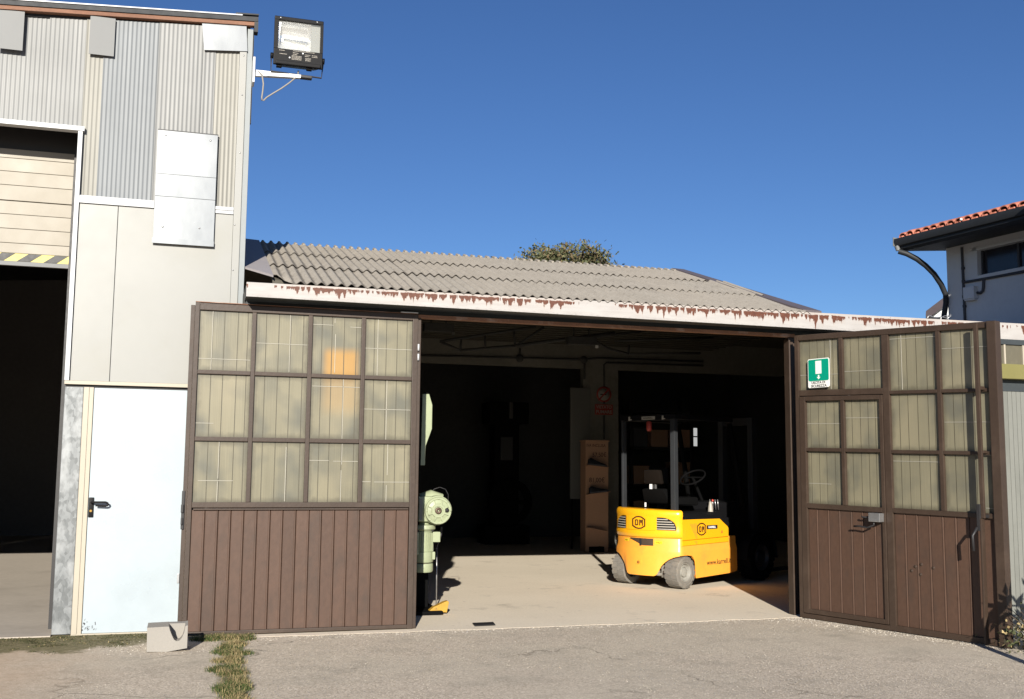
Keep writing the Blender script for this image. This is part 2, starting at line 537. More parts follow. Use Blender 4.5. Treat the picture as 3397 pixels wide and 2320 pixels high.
floor_mat()


def glow(name, col, strength):
    m, nt, b = nodes(name)
    b.inputs['Base Color'].default_value = (*col, 1)
    b.inputs['Emission Color'].default_value = (*col, 1)
    b.inputs['Emission Strength'].default_value = strength


glow('window_day', (.85, .86, .84), .35)


def glassmat():
    m, nt, b = nodes('lamp_glass')
    b.inputs['Base Color'].default_value = (.9, .95, .95, 1)
    b.inputs['Roughness'].default_value = .03
    b.inputs['Alpha'].default_value = .05
    b.inputs['Specular IOR Level'].default_value = .6


glassmat()

# ------------------------------------------------------------------ mesh helpers
WINV = {}


class MB:
    def __init__(self):
        self.bm = bmesh.new()
        self.mi = 0
        self.uv = None

    def face(self, vs):
        try:
            f = self.bm.faces.new(vs)
            f.material_index = self.mi
            return f
        except ValueError:
            return None

    def poly(self, pts):
        return self.face([self.bm.verts.new(p) for p in pts])

    def hexa(self, p, bev=0):
        """p: eight points, bottom ring of four then top ring of four"""
        v = [self.bm.verts.new(q) for q in p]
        fs = [self.face([v[i] for i in q]) for q in ((3, 2, 1, 0), (4, 5, 6, 7), (0, 1, 5, 4), (1, 2, 6, 5), (2, 3, 7, 6), (3, 0, 4, 7))]
        if bev:
            es = list({e for f in fs if f for e in f.edges})
            bmesh.ops.bevel(self.bm, geom=es, offset=bev, segments=2, affect='EDGES', profile=.6, material=self.mi)
        return self

    def box(self, x0, x1, y0, y1, z0, z1, bev=0):
        return self.hexa([(x0, y0, z0), (x1, y0, z0), (x1, y1, z0), (x0, y1, z0), (x0, y0, z1), (x1, y0, z1), (x1, y1, z1), (x0, y1, z1)], bev)

    def prism(self, pts, axis, a, b, bev=0):
        """extrude a 2-D polygon along an axis; pts are (x,z) for 'y', (y,z) for 'x', (x,y) for 'z'"""
        def P(p, t):
            return {'y': (p[0], t, p[1]), 'x': (t, p[0], p[1]), 'z': (p[0], p[1], t)}[axis]
        v0 = [self.bm.verts.new(P(p, a)) for p in pts]
        v1 = [self.bm.verts.new(P(p, b)) for p in pts]
        n = len(pts)
        fs = [self.face(v0[::-1]), self.face(v1)]
        for i in range(n):
            fs.append(self.face([v0[i], v0[(i + 1) % n], v1[(i + 1) % n], v1[i]]))
        if bev:
            es = [e for f in fs[:2] if f for e in f.edges]
            bmesh.ops.bevel(self.bm, geom=es, offset=bev, segments=2, affect='EDGES', profile=.6, material=self.mi)
        return self

    def tube(self, path, r, seg=8, caps=True):
        path = [Vector(p) for p in path]
        rs = r if isinstance(r, (list, tuple)) else [r] * len(path)
        rings = []
        prev = None
        for i, p in enumerate(path):
            t = (path[min(i + 1, len(path) - 1)] - path[max(i - 1, 0)]).normalized()
            a = prev if prev is not None else (Vector((0, 0, 1)) if abs(t.z) < .9 else Vector((1, 0, 0)))
            n1 = (a - t * a.dot(t)).normalized()
            prev = n1
            n2 = t.cross(n1)
            rings.append([self.bm.verts.new(p + (n1 * math.cos(k * 2 * math.pi / seg) + n2 * math.sin(k * 2 * math.pi / seg)) * rs[i]) for k in range(seg)])
        for a, b in zip(rings, rings[1:]):
            for k in range(seg):
                f = self.face([a[k], a[(k + 1) % seg], b[(k + 1) % seg], b[k]])
                if f:
                    f.smooth = True
        if caps:
            self.face(rings[0][::-1])
            self.face(rings[-1])
        return self

    def lathe(self, prof, o, ax, seg=24, smooth=True):
        """prof: list of (radius, distance along ax)"""
        o = Vector(o)
        ax = Vector(ax).normalized()
        a = Vector((0, 0, 1)) if abs(ax.z) < .9 else Vector((1, 0, 0))
        n1 = (a - ax * a.dot(ax)).normalized()
        n2 = ax.cross(n1)
        rings = []
        for r, h in prof:
            if r < 1e-6:
                rings.append([self.bm.verts.new(o + ax * h)])
            else:
                rings.append([self.bm.verts.new(o + ax * h + (n1 * math.cos(k * 2 * math.pi / seg) + n2 * math.sin(k * 2 * math.pi / seg)) * r) for k in range(seg)])
        for a, b in zip(rings, rings[1:]):
            for k in range(seg):
                k2 = (k + 1) % seg
                if len(a) == 1 and len(b) == 1:
                    continue
                if len(a) == 1:
                    f = self.face([a[0], b[k2], b[k]])
                elif len(b) == 1:
                    f = self.face([a[k], a[k2], b[0]])
                else:
                    f = self.face([a[k], a[k2], b[k2], b[k]])
                if f:
                    f.smooth = smooth
        return self

    def build(self, name, mats, parent=None, smooth=None, label=None, recalc=True):
        bm = self.bm
        if recalc:
            bmesh.ops.recalc_face_normals(bm, faces=bm.faces)
        me = bpy.data.meshes.new(name)
        bm.to_mesh(me)
        bm.free()
        if isinstance(mats, str):
            mats = [mats]
        for m in mats:
            me.materials.append(MATS[m])
        if smooth is not None:
            me.shade_smooth()
            if smooth < 180:
                me.set_sharp_from_angle(angle=R(smooth))
        return link(name, me, parent, label)


def link(name, me, parent=None, label=None, loc=None):
    o = bpy.data.objects.new(name, me)
    COL.objects.link(o)
    if parent is not None:
        o.parent = parent
        if parent.name in WINV:
            o.matrix_parent_inverse = WINV[parent.name]
    if loc is not None:
        o.location = loc
    if label:
        o['label'] = label
    return o


def again(src, loc, parent=None):
    """another piece that shares the mesh of src, moved by loc"""
    return link(src.name.split('.')[0], src.data, parent or src.parent, None, loc)


def tag(o, label, cat, group=None):
    o['label'] = label
    o['category'] = cat
    if group:
        o['group'] = group
    return o


def thing(name, label, cat, loc=(0, 0, 0), rz=0, group=None, local=False):
    """an Empty at the base of a thing; its parts are written in world coordinates unless local"""
    o = bpy.data.objects.new(name, None)
    COL.objects.link(o)
    o.location = loc
    o.rotation_euler = (0, 0, rz)
    o.empty_display_size = .2
    if not local:
        WINV[o.name] = (Matrix.Translation(loc) @ Matrix.Rotation(rz, 4, 'Z')).inverted()
    return tag(o, label, cat, group)


def structure(mb, name, m, **kw):
    o = mb.build(name, m, **kw)
    o['kind'] = 'structure'
    return o


def lettering(body, size, mx, m, parent, name='lettering', depth=.0015, width=None, bold=0., spacing=1.0):
    """text as a mesh; mx places its plane (x along the line, y up, z out of the surface); origin at the centre"""
    cu = bpy.data.curves.new(name, 'FONT')
    cu.body = body
    cu.size = size
    cu.extrude = depth
    cu.offset = bold
    cu.space_character = spacing
    cu.align_x = 'CENTER'
    cu.align_y = 'CENTER'
    t = bpy.data.objects.new(name + '_tmp', cu)
    COL.objects.link(t)
    bpy.context.view_layer.update()
    dg = bpy.context.evaluated_depsgraph_get()
    me = bpy.data.meshes.new_from_object(t.evaluated_get(dg))
    bpy.data.objects.remove(t)
    bpy.data.curves.remove(cu)
    me.name = name
    if width:
        xs = [v.co.x for v in me.vertices]
        k = width / (max(xs) - min(xs))
        me.transform(Matrix.Diagonal((k, 1, 1, 1)))
    me.transform(mx)
    me.materials.clear()
    me.materials.append(MATS[m])
    return link(name, me, parent)


def frame_mx(o, x, y):
    """matrix with origin o, x axis along the text, y axis up"""
    x = Vector(x).normalized()
    y = Vector(y).normalized()
    z = x.cross(y)
    return Matrix(((x.x, y.x, z.x, o[0]), (x.y, y.y, z.y, o[1]), (x.z, y.z, z.z, o[2]), (0, 0, 0, 1)))


# ------------------------------------------------------------------ ground and floors
g = MB()
xs = [-300, -60, -20, -8] + [-6 + i * .25 for i in range(73)] + [15, 30, 80, 300]
ys = [-300, -60, -10] + [2 + i * .25 for i in range(31)] + [12, 20, 40, 90, 300]
rows = []
for y in ys:
    row = []
    for x in xs:
        z = 0
        if -6 <= x <= 12 and 2 <= y <= 9.2:
            z = (-.004 + .010 * math.sin(x * 1.7 + y * .6) * math.sin(y * 1.3 - x * .4)) * max(0, min(1, (9.2 - y) * .8))
        row.append(g.bm.verts.new((x, y, z - .006)))
    rows.append(row)
for a, b in zip(rows, rows[1:]):
    for i in range(len(xs) - 1):
        f = g.face([a[i], a[i + 1], b[i + 1], b[i]])
        f.smooth = True
structure(g, 'ground', 'gravel_asphalt')

g = MB()
edge = []
n = 60
for i in range(n + 1):
    x = .5 + (6.3 - .5) * i / n
    edge.append((x, 9.44 + .012 * math.sin(x * 9) + random.uniform(-.012, .012)))
g.prism(edge + [(12, 9.5), (12, 22), (.5, 22)], 'z', -.05, -.0042)
structure(g, 'workshop_floor', 'concrete_floor')
g = MB()
g.prism([(-6.4, 9.86), (-3, 9.85), (-1.0, 9.86), (-1.0, 10.3), (.4, 10.3), (.4, 23.9), (-6.4, 23.9)], 'z', -.05, .0035)
structure(g, 'hall_floor', 'hall_concrete')

# ------------------------------------------------------------------ the tall hall on the left
YB = 9.91
hall = thing('hall_building', 'tall hall with corrugated metal above cream panels and a white side door', 'building', (-3, YB, 0))


def part(name, m, *boxes, parent=None, bev=0, smooth=None, label=None):
    mb = MB()
    for b in boxes:
        mb.box(*b, bev=bev)
    return mb.build(name, m, parent, smooth, label)


def top_z(x):
    return 5.425 + (x + .97) * .0636


# wall core, side and back walls, roof slab
part('wall', 'hall_dark', (-.955, .405, 9.965, 10.05, 2.12, 5.3), (-6.4, -5.5, 9.95, 10.05, 0, 5.0), (-5.5, -.955, 9.965, 10.05, 4.40, 5.0), parent=hall)
part('side_wall', 'side_trim', (.405, .455, 9.97, 24, 0, 5.3), parent=hall)
part('inner_wall', 'hall_dark', (-6.45, .40, 24, 24.1, 0, 5.5), (-6.5, -6.4, 10.06, 24, 0, 5.1), (.34, .40, 10.06, 24, 0, 5.45), parent=hall)
mb = MB()
mb.prism([(-6.6, top_z(-6.6) - .02), (.44, top_z(.44) - .02), (.44, top_z(.44) + .10), (-6.6, top_z(-6.6) + .10)], 'y', 9.93, 24.2)
mb.build('roof', 'eave_black', hall)

# cream panels with a narrow joint
part('cream_panel', 'cream_panel', (-.962, -.643, 9.905, 9.95, 2.15, 3.716), parent=hall, bev=.003)
part('cream_panel', 'cream_panel', (-.639, .350, 9.905, 9.95, 2.15, 3.716), parent=hall, bev=.003)
part('corner_post', 'cream_panel', (.351, .415, 9.895, 9.96, 0, 5.27), parent=hall, bev=.004)
part('corner_trim', 'side_trim', (.4155, .466, 9.91, 9.968, 0, 5.50), parent=hall, bev=.003)
part('edge_strip', 'eave_black', (.467, .476, 9.93, 9.97, 4.6, 5.50), parent=hall)
for z in (5.23, 4.85, 4.3, 3.62, 3.2):
    mb = MB()
    mb.lathe([(0, .006), (.007, .004), (.008, 0)], (.385 if z > 3.7 else .362, 9.895, z), (0, -1, 0), 10)
    mb.build('screw', 'steel', hall)

# corrugated sheets, each its own piece
def wave_sheet(x0, x1, z0, ztop, y, m, pitch=.0375, amp=.0017):
    mb = MB()
    nseg = max(6, int((x1 - x0) / pitch * 8))
    bot, top = [], []
    for i in range(nseg + 1):
        x = x0 + (x1 - x0) * i / nseg
        w = math.cos((x - x0) / pitch * 2 * math.pi)
        yy = y - amp * (max(-.6, min(.75, w * 1.2)))
        bot.append(mb.bm.verts.new((x, yy, z0)))
        top.append(mb.bm.verts.new((x, yy, ztop(x) if callable(ztop) else ztop)))
    for i in range(nseg):
        f = mb.face([bot[i], bot[i + 1], top[i + 1], top[i]])
        f.smooth = True
    o = mb.build('corrugated_sheet', m, hall, recalc=False)
    return o


tz = lambda x: top_z(x) - .012
for i, (a, b) in enumerate(((-5.4, -4.55), (-4.58, -3.7), (-3.73, -2.85), (-2.88, -2.05), (-2.08, -1.27))):
    wave_sheet(a, b, 4.395, tz, 9.948 - .006 * (i % 2), 'sheet_grey')
wave_sheet(-1.293, -.952, 4.395, tz, 9.934, 'sheet_grey')
wave_sheet(-.985, -.81, 3.775, tz, 9.925, 'sheet_cream')
wave_sheet(-.832, -.33, 3.775, tz, 9.916, 'sheet_blue')
wave_sheet(-.367, .022, 3.775, tz, 9.908, 'sheet_grey')
wave_sheet(.0, .137, 3.775, tz, 9.915, 'sheet_grey')
wave_sheet(.125, .349, 3.775, tz, 9.922, 'sheet_cream')
o = part('grey_patch', 'grey_plate', (-1.70, -1.495, 9.882, 9.887, 5.033, 5.388), parent=hall)
part('grey_patch', 'grey_plate', (-.955, -.744, 9.882, 9.887, 5.075, 5.428), parent=hall)
mb = MB()
mb.hexa([(.03, 9.884, 5.236), (.418, 9.884, 5.272), (.418, 9.889, 5.272), (.03, 9.889, 5.236), (.003, 9.884, 5.490), (.400, 9.884, 5.515), (.400, 9.889, 5.515), (.003, 9.889, 5.490)])
mb.build('bright_plate', 'aluminium', hall)
for z0, z1, dy in ((4.036, 4.435, .0), (3.829, 4.034, .001), (3.404, 3.827, .0)):
    part('metal_panel', 'aluminium', (-.338, .184, 9.868 - dy, 9.878, z0, z1), parent=hall, bev=.0015)
part('panel_lip', 'dark_iron', (-.338, .188, 9.878, 9.9, 4.436, 4.447), parent=hall)
part('panel_lip', 'aluminium', (-.345, .186, 9.862, 9.874, 3.398, 3.445), parent=hall)
for x, z in ((-.27, 4.39), (.12, 4.38), (-.26, 3.55), (.055, 3.56)):
    mb = MB()
    mb.lathe([(0, .006), (.008, .004), (.009, 0)], (x, 9.867, z), (0, -1, 0), 10)
    mb.build('screw', 'steel', hall)

# white trims
part('white_band', 'white_trim', (-.965, -.340, 9.885, 9.93, 3.718, 3.786), parent=hall, bev=.003)
part('white_band', 'white_trim', (.186, .349, 9.885, 9.93, 3.748, 3.780), (.186, .349, 9.890, 9.93, 3.716, 3.746), parent=hall, bev=.003)
part('door_surround', 'white_trim', (-5.5, -.952, 9.87, 9.96, 4.36, 4.402), (-1.004, -.966, 9.878, 9.96, 2.149, 4.359), parent=hall, bev=.003)
part('base_trim', 'cream_trim', (-1.003, .41, 9.885, 9.95, 2.118, 2.149), parent=hall, bev=.002)
part('drip_gap', 'dark_iron', (-1.0, .41, 9.925, 9.96, 2.098, 2.117), parent=hall)
part('steel_post', 'galvanised', (-1.0, -.846, 9.925, 10.03, 0, 2.098), parent=hall, bev=.006)
part('door_frame', 'cream_trim', (-.845, -.764, 9.905, 9.97, 0, 2.097), (-.843, -.80, 9.897, 9.905, 0, 2.097), (.016, .08, 9.905, 9.97, 0, 2.097), parent=hall, bev=.003)
door = part('door', 'door_white', (-.760, .013, 9.918, 9.96, .006, 2.094), parent=hall, bev=.002)
mb = MB()
mb.box(-.758, -.716, 9.905, 9.918, .98, 1.15, bev=.006)
mb.mi = 1
mb.lathe([(0, .002), (.010, .002), (.011, 0)], (-.738, 9.905, 1.035), (0, -1, 0), 10)
mb.mi = 0
mb.tube([(-.735, 9.905, 1.108), (-.735, 9.872, 1.108), (-.722, 9.866, 1.110), (-.62, 9.866, 1.110), (-.604, 9.866, 1.103), (-.598, 9.866, 1.093), (-.604, 9.866, 1.083), (-.62, 9.866, 1.079), (-.70, 9.866, 1.083)], .0085, 8)
mb.build('handle', ['black_plastic', 'yellow_iron'], door, 50)
mb = MB()
random.seed(17)
for _ in range(16):
    x, z = -.76 + abs(random.gauss(0, .05)), .02 + abs(random.gauss(0, .045))
    w, h = random.uniform(.003, .009), random.uniform(.008, .03)
    dx = random.uniform(-.006, .006)
    mb.prism([(x, z), (x + w, z + .003), (x + w + dx, z + h), (x + dx, z + h * .8)], 'y', 9.9168, 9.9176)
mb.build('scuff', 'pipe_grey', door)['kind'] = 'stuff'
part('door_sill', 'cream_trim', (-.845, .05, 9.90, 9.99, -.01, .005), parent=hall)

# sectional door, rolled half way up
zs = [4.262, 4.176, 4.053, 3.927, 3.787, 3.661, 3.530, 3.399, 3.307]
for i, (a, b) in enumerate(zip(zs, zs[1:])):
    gap = .008 if i == 4 else .003
    part('door_section', 'section_panel', (-5.45, -1.066, 10.30, 10.34, b + .001, a - gap), parent=hall, bev=.002)
mb = MB()
mb.box(-5.45, -1.066, 10.305, 10.34, 3.235, 3.306)
strip = mb.build('warning_strip', 'tape_yellow', hall)
mb = MB()
x = -1.631 - .219 * 17
while x < -1.1:
    mb.prism([(x - .093, 3.236), (x + .017, 3.236), (x + .109, 3.305), (x, 3.305)], 'y', 10.302, 10.306)
    x += .2195
mb.build('dark_stripe', 'tape_black', strip)
part('bottom_seal', 'grey_plate', (-5.45, -1.066, 10.30, 10.34, 3.196, 3.233), parent=hall)
part('door_rail', 'dark_iron', (-1.062, -1.0, 10.26, 10.36, 0, 4.36), (-5.5, -.95, 10.33, 10.40, 4.264, 4.5), parent=hall)
# eaves: rusty board, dark gutter, white drip edge
def slope_strip(name, m, x0, x1, lo, hi, y0, y1):
    mb = MB()
    mb.prism([(x0, top_z(x0) + lo), (x1, top_z(x1) + lo), (x1, top_z(x1) + hi), (x0, top_z(x0) + hi)], 'y', y0, y1)
    return mb.build(name, m, hall)


slope_strip('fascia_board', 'orange_board', -6.5, .470, .005, .042, 9.868, 9.93)
slope_strip('eave_gutter', 'eave_black', -6.5, .505, .043, .086, 9.855, 9.93)
slope_strip('drip_edge', 'white_trim', -6.5, .36, .0865, .098, 9.845, 9.93)
slope_strip('drip_edge', 'eave_black', .30, .507, .0985, .112, 9.845, 9.93)
part('eave_end', 'eave_black', (.470, .506, 9.86, 9.95, 5.46, 5.56), parent=hall)

# ------------------------------------------------------------------ floodlight on its bracket
fl = thing('floodlight', 'black square floodlight with silver reflector on a white bracket at the hall corner', 'lamp', (.47, 9.80, 5.05))
hx0, hx1, hz0, hz1, hy = .645, 1.095, 5.122, 5.586, 9.72
mb = MB()
gx0, gx1, gz0, gz1 = .682, 1.068, 5.276, 5.548
# bezel made of four borders, deep tapered body behind
mb.box(hx0, hx1, hy, hy + .03, gz1, hz1, bev=.006)
mb.box(hx0, hx1, hy, hy + .03, hz0, gz0, bev=.006)
mb.box(hx0, gx0, hy, hy + .03, gz0, gz1)
mb.box(gx1, hx1, hy, hy + .03, gz0, gz1)
mb.hexa([(hx0 + .01, hy + .031, hz0 + .01), (hx1 - .01, hy + .031, hz0 + .01), (hx1 - .06, hy + .20, hz0 + .05), (hx0 + .06, hy + .20, hz0 + .05),
         (hx0 + .01, hy + .031, hz1 - .01), (hx1 - .01, hy + .031, hz1 - .01), (hx1 - .06, hy + .20, hz1 - .08), (hx0 + .06, hy + .20, hz1 - .08)])
for f in list(mb.bm.faces)[-6:]:
    if abs(f.normal.y) > .9 or all(abs(v.co.y - hy - .031) < 1e-4 for v in f.verts):
        mb.bm.faces.remove(f)
        break
house_ = mb.build('housing', 'black_plastic', fl)
part('visor_lip', 'black_plastic', (hx0 + .02, hx1 - .02, hy - .03, hy, hz0 - .005, hz0 + .03), parent=fl, bev=.006)
# reflector trough: stepped cylinders and two side cheeks
mb = MB()
prof = [(gz1, .03), (gz1 - .035, .075), (gz1 - .07, .10), (gz1 - .105, .112), (gz1 - .135, .115), (gz1 - .165, .112), (gz1 - .20, .10), (gz1 - .24, .07), (gz0, .03)]
for (za, da), (zb, db) in zip(prof, prof[1:]):
    mb.poly([(gx0 + .025, hy + da, za), (.955, hy + da, za), (.955, hy + db, zb), (gx0 + .025, hy + db, zb)])
mb.poly([(gx0, hy + .031, gz1)] + [(gx0 + .025, hy + d, z) for z, d in prof] + [(gx0, hy + .031, gz0)])
mb.poly([(.955, hy + d, z) for z, d in prof] + [(.985, hy + .031, gz0), (.985, hy + .031, gz1)])
mb.build('reflector', 'reflector', fl)
part('end_plate', 'grey_cladding', (.986, gx1, hy + .034, hy + .04, gz0, gz1), parent=fl)
mb = MB()
mb.tube([(gx0 + .05, hy + .07, 5.42), (.95, hy + .07, 5.412)], .016, 10)
mb.build('bulb', 'lamp_tube', fl)
part('glass', 'lamp_glass', (gx0, gx1, hy + .012, hy + .016, gz0, gz1), parent=fl)
mb = MB()
mb.tube([(.628, hy + .05, 5.235), (.630, hy + .05, 5.065), (1.093, hy + .05, 5.052), (1.106, hy + .05, 5.20)], .008, 6)
mb.build('yoke', 'dark_iron', fl)
for x in (.633, 1.105):
    mb = MB()
    mb.lathe([(0, -.014), (.026, -.012), (.028, .012), (0, .014)], (x, hy + .05, 5.215), (1, 0, 0), 14)
    mb.build('knob', 'black_plastic', fl)
for x in (.70, .975):
    part('clip', 'black_plastic', (x - .025, x + .025, hy + .0, hy + .05, 5.102, 5.121), parent=fl, bev=.004)
for x, z in ((.70, 5.570), (1.035, 5.570)):
    mb = MB()
    mb.lathe([(0, .004), (.007, .003), (.008, 0)], (x, hy, z), (0, -1, 0), 10)
    mb.build('screw', 'steel', fl)
mb = MB()
mb.hexa([(.487, 9.80, 5.022), (.99, 9.74, 5.026), (.99, 9.78, 5.026), (.487, 9.86, 5.022), (.487, 9.80, 5.072), (.99, 9.74, 5.050), (.99, 9.78, 5.050), (.487, 9.86, 5.072)])
mb.hexa([(.487, 9.79, 5.008), (.69, 9.79, 5.030), (.69, 9.82, 5.030), (.487, 9.82, 5.008), (.487, 9.79, 5.045), (.69, 9.79, 5.040), (.69, 9.82, 5.040), (.487, 9.82, 5.045)])
mb.build('arm', 'white_trim', fl)
part('arm_tip', 'dark_iron', (.90, 1.005, 9.73, 9.79, 5.022, 5.051), parent=fl, bev=.006)
part('wall_plate', 'white_trim', (.467, .486, 9.76, 9.90, 4.94, 5.18), parent=fl)
mb = MB()
cpath = [(.88, 9.78, 5.10), (.875, 9.77, 5.04), (.852, 9.76, 5.022), (.80, 9.76, 4.968), (.728, 9.76, 4.905), (.65, 9.76, 4.846), (.60, 9.76, 4.806), (.572, 9.76, 4.773), (.558, 9.76, 4.772), (.556, 9.76, 4.80), (.562, 9.76, 4.86), (.566, 9.76, 4.93), (.552, 9.78, 5.02), (.52, 9.80, 5.06)]
mb.tube(cpath, .0075, 6)
mb.build('cable', 'cable_grey', fl)
for i, (z, w) in enumerate(((5.262, .20), (5.250, .09), (5.236, .12), (5.222, .17), (5.208, .17), (5.194, .17))):
    mx = frame_mx((.86 + .012 * (i % 2), hy - .0008, z), (1, 0, 0), (0, 0, 1))
part('label_dot', 'decal_white', (.905, .917, hy - .002, hy, 5.243, 5.255), (.785, .797, hy - .002, hy, 5.190, 5.202), parent=fl)
mb = MB()
random.seed(3)
for z, xa, xb in ((5.262, .82, 1.02), (5.243, .82, .87), (5.228, .82, .86), (5.214, .81, .90), (5.203, .81, .90), (5.192, .81, .90), (5.181, .81, .90), (5.236, .93, .98), (5.222, .93, .97), (5.203, .935, .985), (5.192, .935, .985), (5.181, .935, .985), (5.236, .995, 1.045), (5.222, .995, 1.045), (5.255, .695, .745), (5.222, .70, .765)):
    x = xa
    while x < xb:
        w = random.uniform(.004, .011)
        mb.box(x, min(xb, x + w), hy - .0012, hy - .0002, z, z + .005)
        x += w + .0035
mb.build('label_print', 'vent_slat', fl)

# ------------------------------------------------------------------ the workshop shed
shed = thing('workshop_shed', 'low workshop shed with weathered grey corrugated roof, rusty white fascia and a wide open gateway', 'building', (4, 9.62, 0))
part('front_wall', 'frame_paint', (.48, 2.02, 9.665, 9.75, 0, 2.83), parent=shed)
part('front_wall', 'frame_paint', (5.99, 6.3, 9.665, 9.75, 0, 2.82), parent=shed)
part('gate_jamb', 'frame_paint', (2.026, 2.056, 9.60, 9.70, 0, 2.804), parent=shed, bev=.004)
part('gate_jamb', 'frame_paint', (5.916, 5.932, 9.60, 9.70, 0, 2.775), (5.933, 5.988, 9.64, 9.70, 0, 2.804), parent=shed, bev=.003)
part('gate_header', 'rust_paint', (2.026, 5.988, 9.60, 9.68, 2.806, 2.838), parent=shed, bev=.003)
part('lintel', 'lintel_paint', (.48, 9.5, 9.655, 9.75, 2.839, 3.02), parent=shed)
part('soffit', 'lintel_paint', (.48, 9.5, 9.40, 9.655, 2.945, 2.96), parent=shed)

# fascia (a box gutter) with rust runs
def fz(x, top):
    return (3.006 + (x - .46) * .0045) if top else (2.882 - (x - .46) * .0032)


mb = MB()
uvl = mb.bm.loops.layers.uv.new('UVMap')
x0, x1 = .462, 9.3
n = 24
prev = None
for i in range(n + 1):
    x = x0 + (x1 - x0) * i / n
    cur = [mb.bm.verts.new((x, 9.35, fz(x, 0))), mb.bm.verts.new((x, 9.35, fz(x, 1)))]
    if prev:
        f = mb.face([prev[0], cur[0], cur[1], prev[1]])
        xp = x0 + (x1 - x0) * (i - 1) / n
        for l, uv in zip(f.loops, ((xp, 1), (x, 1), (x, 0), (xp, 0))):
            l[uvl].uv = uv
    prev = cur
ff = list(mb.bm.faces)
ex = bmesh.ops.extrude_face_region(mb.bm, geom=ff)
vs = [e for e in ex['geom'] if isinstance(e, bmesh.types.BMVert)]
bmesh.ops.translate(mb.bm, verts=vs, vec=(0, .012, 0))
mb.build('fascia', 'rusty_white', shed)
mb = MB()
mb.hexa([(x0, 9.363, fz(x0, 0)), (x1, 9.363, fz(x1, 0)), (x1, 9.53, fz(x1, 0)), (x0, 9.53, fz(x0, 0)), (x0, 9.363, fz(x0, 0) + .02), (x1, 9.363, fz(x1, 0) + .02), (x1, 9.53, fz(x1, 0) + .02), (x0, 9.53, fz(x0, 0) + .02)])
mb.build('gutter_floor', 'lintel_paint', shed)
part('gutter_back', 'lintel_paint', (.48, 9.3, 9.535, 9.555, 2.87, 3.04), parent=shed)

# roof: rows of corrugated fibre-cement sheets, each one a piece
SL = .34


def roof_z(y):
    return 3.03 + SL * (y - 9.4)


def roof_sheet(nw, pitch=.0885, L=.88, amp=.0138, th=.006, cut=False):
    mb = MB()
    seg = 8
    m = nw * seg
    rows = []
    ncut = 6 if cut else 1
    for j in range(ncut + 1):
        t = j / ncut
        up_, dn = [], []
        xmin = 0
        if cut:
            xmin = .17 * max(0, 1 - t / .55) ** 1.6
        for i in range(m + 1):
            x = max(xmin, i / seg * pitch)
            z = amp * math.cos((x / pitch) * 2 * math.pi + math.pi) + SL * t * L
            up_.append(mb.bm.verts.new((x, t * L, z)))
            dn.append(mb.bm.verts.new((x, t * L, z - th)))
        rows.append((up_, dn))
    for (ua, da), (ub, db) in zip(rows, rows[1:]):
        for i in range(m):
            f = mb.face([ua[i], ua[i + 1], ub[i + 1], ub[i]])
            f.smooth = True
            f = mb.face([da[i + 1], da[i], db[i], db[i + 1]])
            f.smooth = True
        mb.face([ua[m], da[m], db[m], ub[m]])
        mb.face([da[0], ua[0], ub[0], db[0]])
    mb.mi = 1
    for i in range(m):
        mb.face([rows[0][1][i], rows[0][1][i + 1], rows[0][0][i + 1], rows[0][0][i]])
    mb.mi = 0
    for i in range(m):
        mb.face([rows[-1][0][i], rows[-1][0][i + 1], rows[-1][1][i + 1], rows[-1][1][i]])
    me = bpy.data.meshes.new('roof_sheet')
    bmesh.ops.remove_doubles(mb.bm, verts=mb.bm.verts, dist=1e-6)
    mb.bm.to_mesh(me)
    mb.bm.free()
    me.materials.append(MATS['fibre_cement'])
    me.materials.append(MATS['edge_shade'])
    me.set_sharp_from_angle(angle=R(42))
    return me


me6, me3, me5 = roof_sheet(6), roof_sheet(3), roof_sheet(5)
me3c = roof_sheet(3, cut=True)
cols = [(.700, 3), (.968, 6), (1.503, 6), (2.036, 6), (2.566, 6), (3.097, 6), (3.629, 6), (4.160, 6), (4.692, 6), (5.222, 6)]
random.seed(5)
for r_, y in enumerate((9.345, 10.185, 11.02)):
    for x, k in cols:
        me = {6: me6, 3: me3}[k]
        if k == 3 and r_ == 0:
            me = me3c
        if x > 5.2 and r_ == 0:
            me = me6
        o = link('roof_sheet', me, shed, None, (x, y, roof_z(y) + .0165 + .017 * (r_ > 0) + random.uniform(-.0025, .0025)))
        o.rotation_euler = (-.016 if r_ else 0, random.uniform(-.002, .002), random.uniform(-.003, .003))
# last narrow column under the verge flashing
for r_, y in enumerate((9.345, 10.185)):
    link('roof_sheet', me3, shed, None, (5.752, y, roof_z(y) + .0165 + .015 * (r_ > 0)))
mb = MB()   # ridge rolls
for i in range(58):
    x = .700 + .0885 * (i + .5)
    if x > 5.75:
        break
    mb.tube([(x, 11.80, roof_z(11.80) + .028), (x, 11.90, roof_z(11.88) + .030), (x, 12.0, roof_z(11.88) + .0)], [.016, .018, .016], 8)
mb.build('ridge_cap', 'fibre_cement', shed, 60)
mb = MB()   # deck under the sheets, back slope
mb.prism([(9.62, roof_z(9.62) - .05), (11.86, roof_z(11.86) - .05), (11.86, roof_z(11.86) - .02), (9.62, roof_z(9.62) - .02)], 'x', .7, 6.05)
mb.prism([(11.86, roof_z(11.86) - .08), (22.1, 3.86), (22.1, 3.92), (11.86, roof_z(11.86) - .02)], 'x', .46, 6.09)
mb.prism([(9.56, 2.975), (12.0, 3.38), (16.5, 3.84), (22.1, 3.86), (22.1, 3.92), (16.5, 3.88), (12.0, 3.41), (9.56, 2.995)], 'x', 6.0905, 12.1)
mb.build('roof_deck', 'ceiling_board', shed)
mb = MB()   # side flashing against the hall, cut back above the gutter
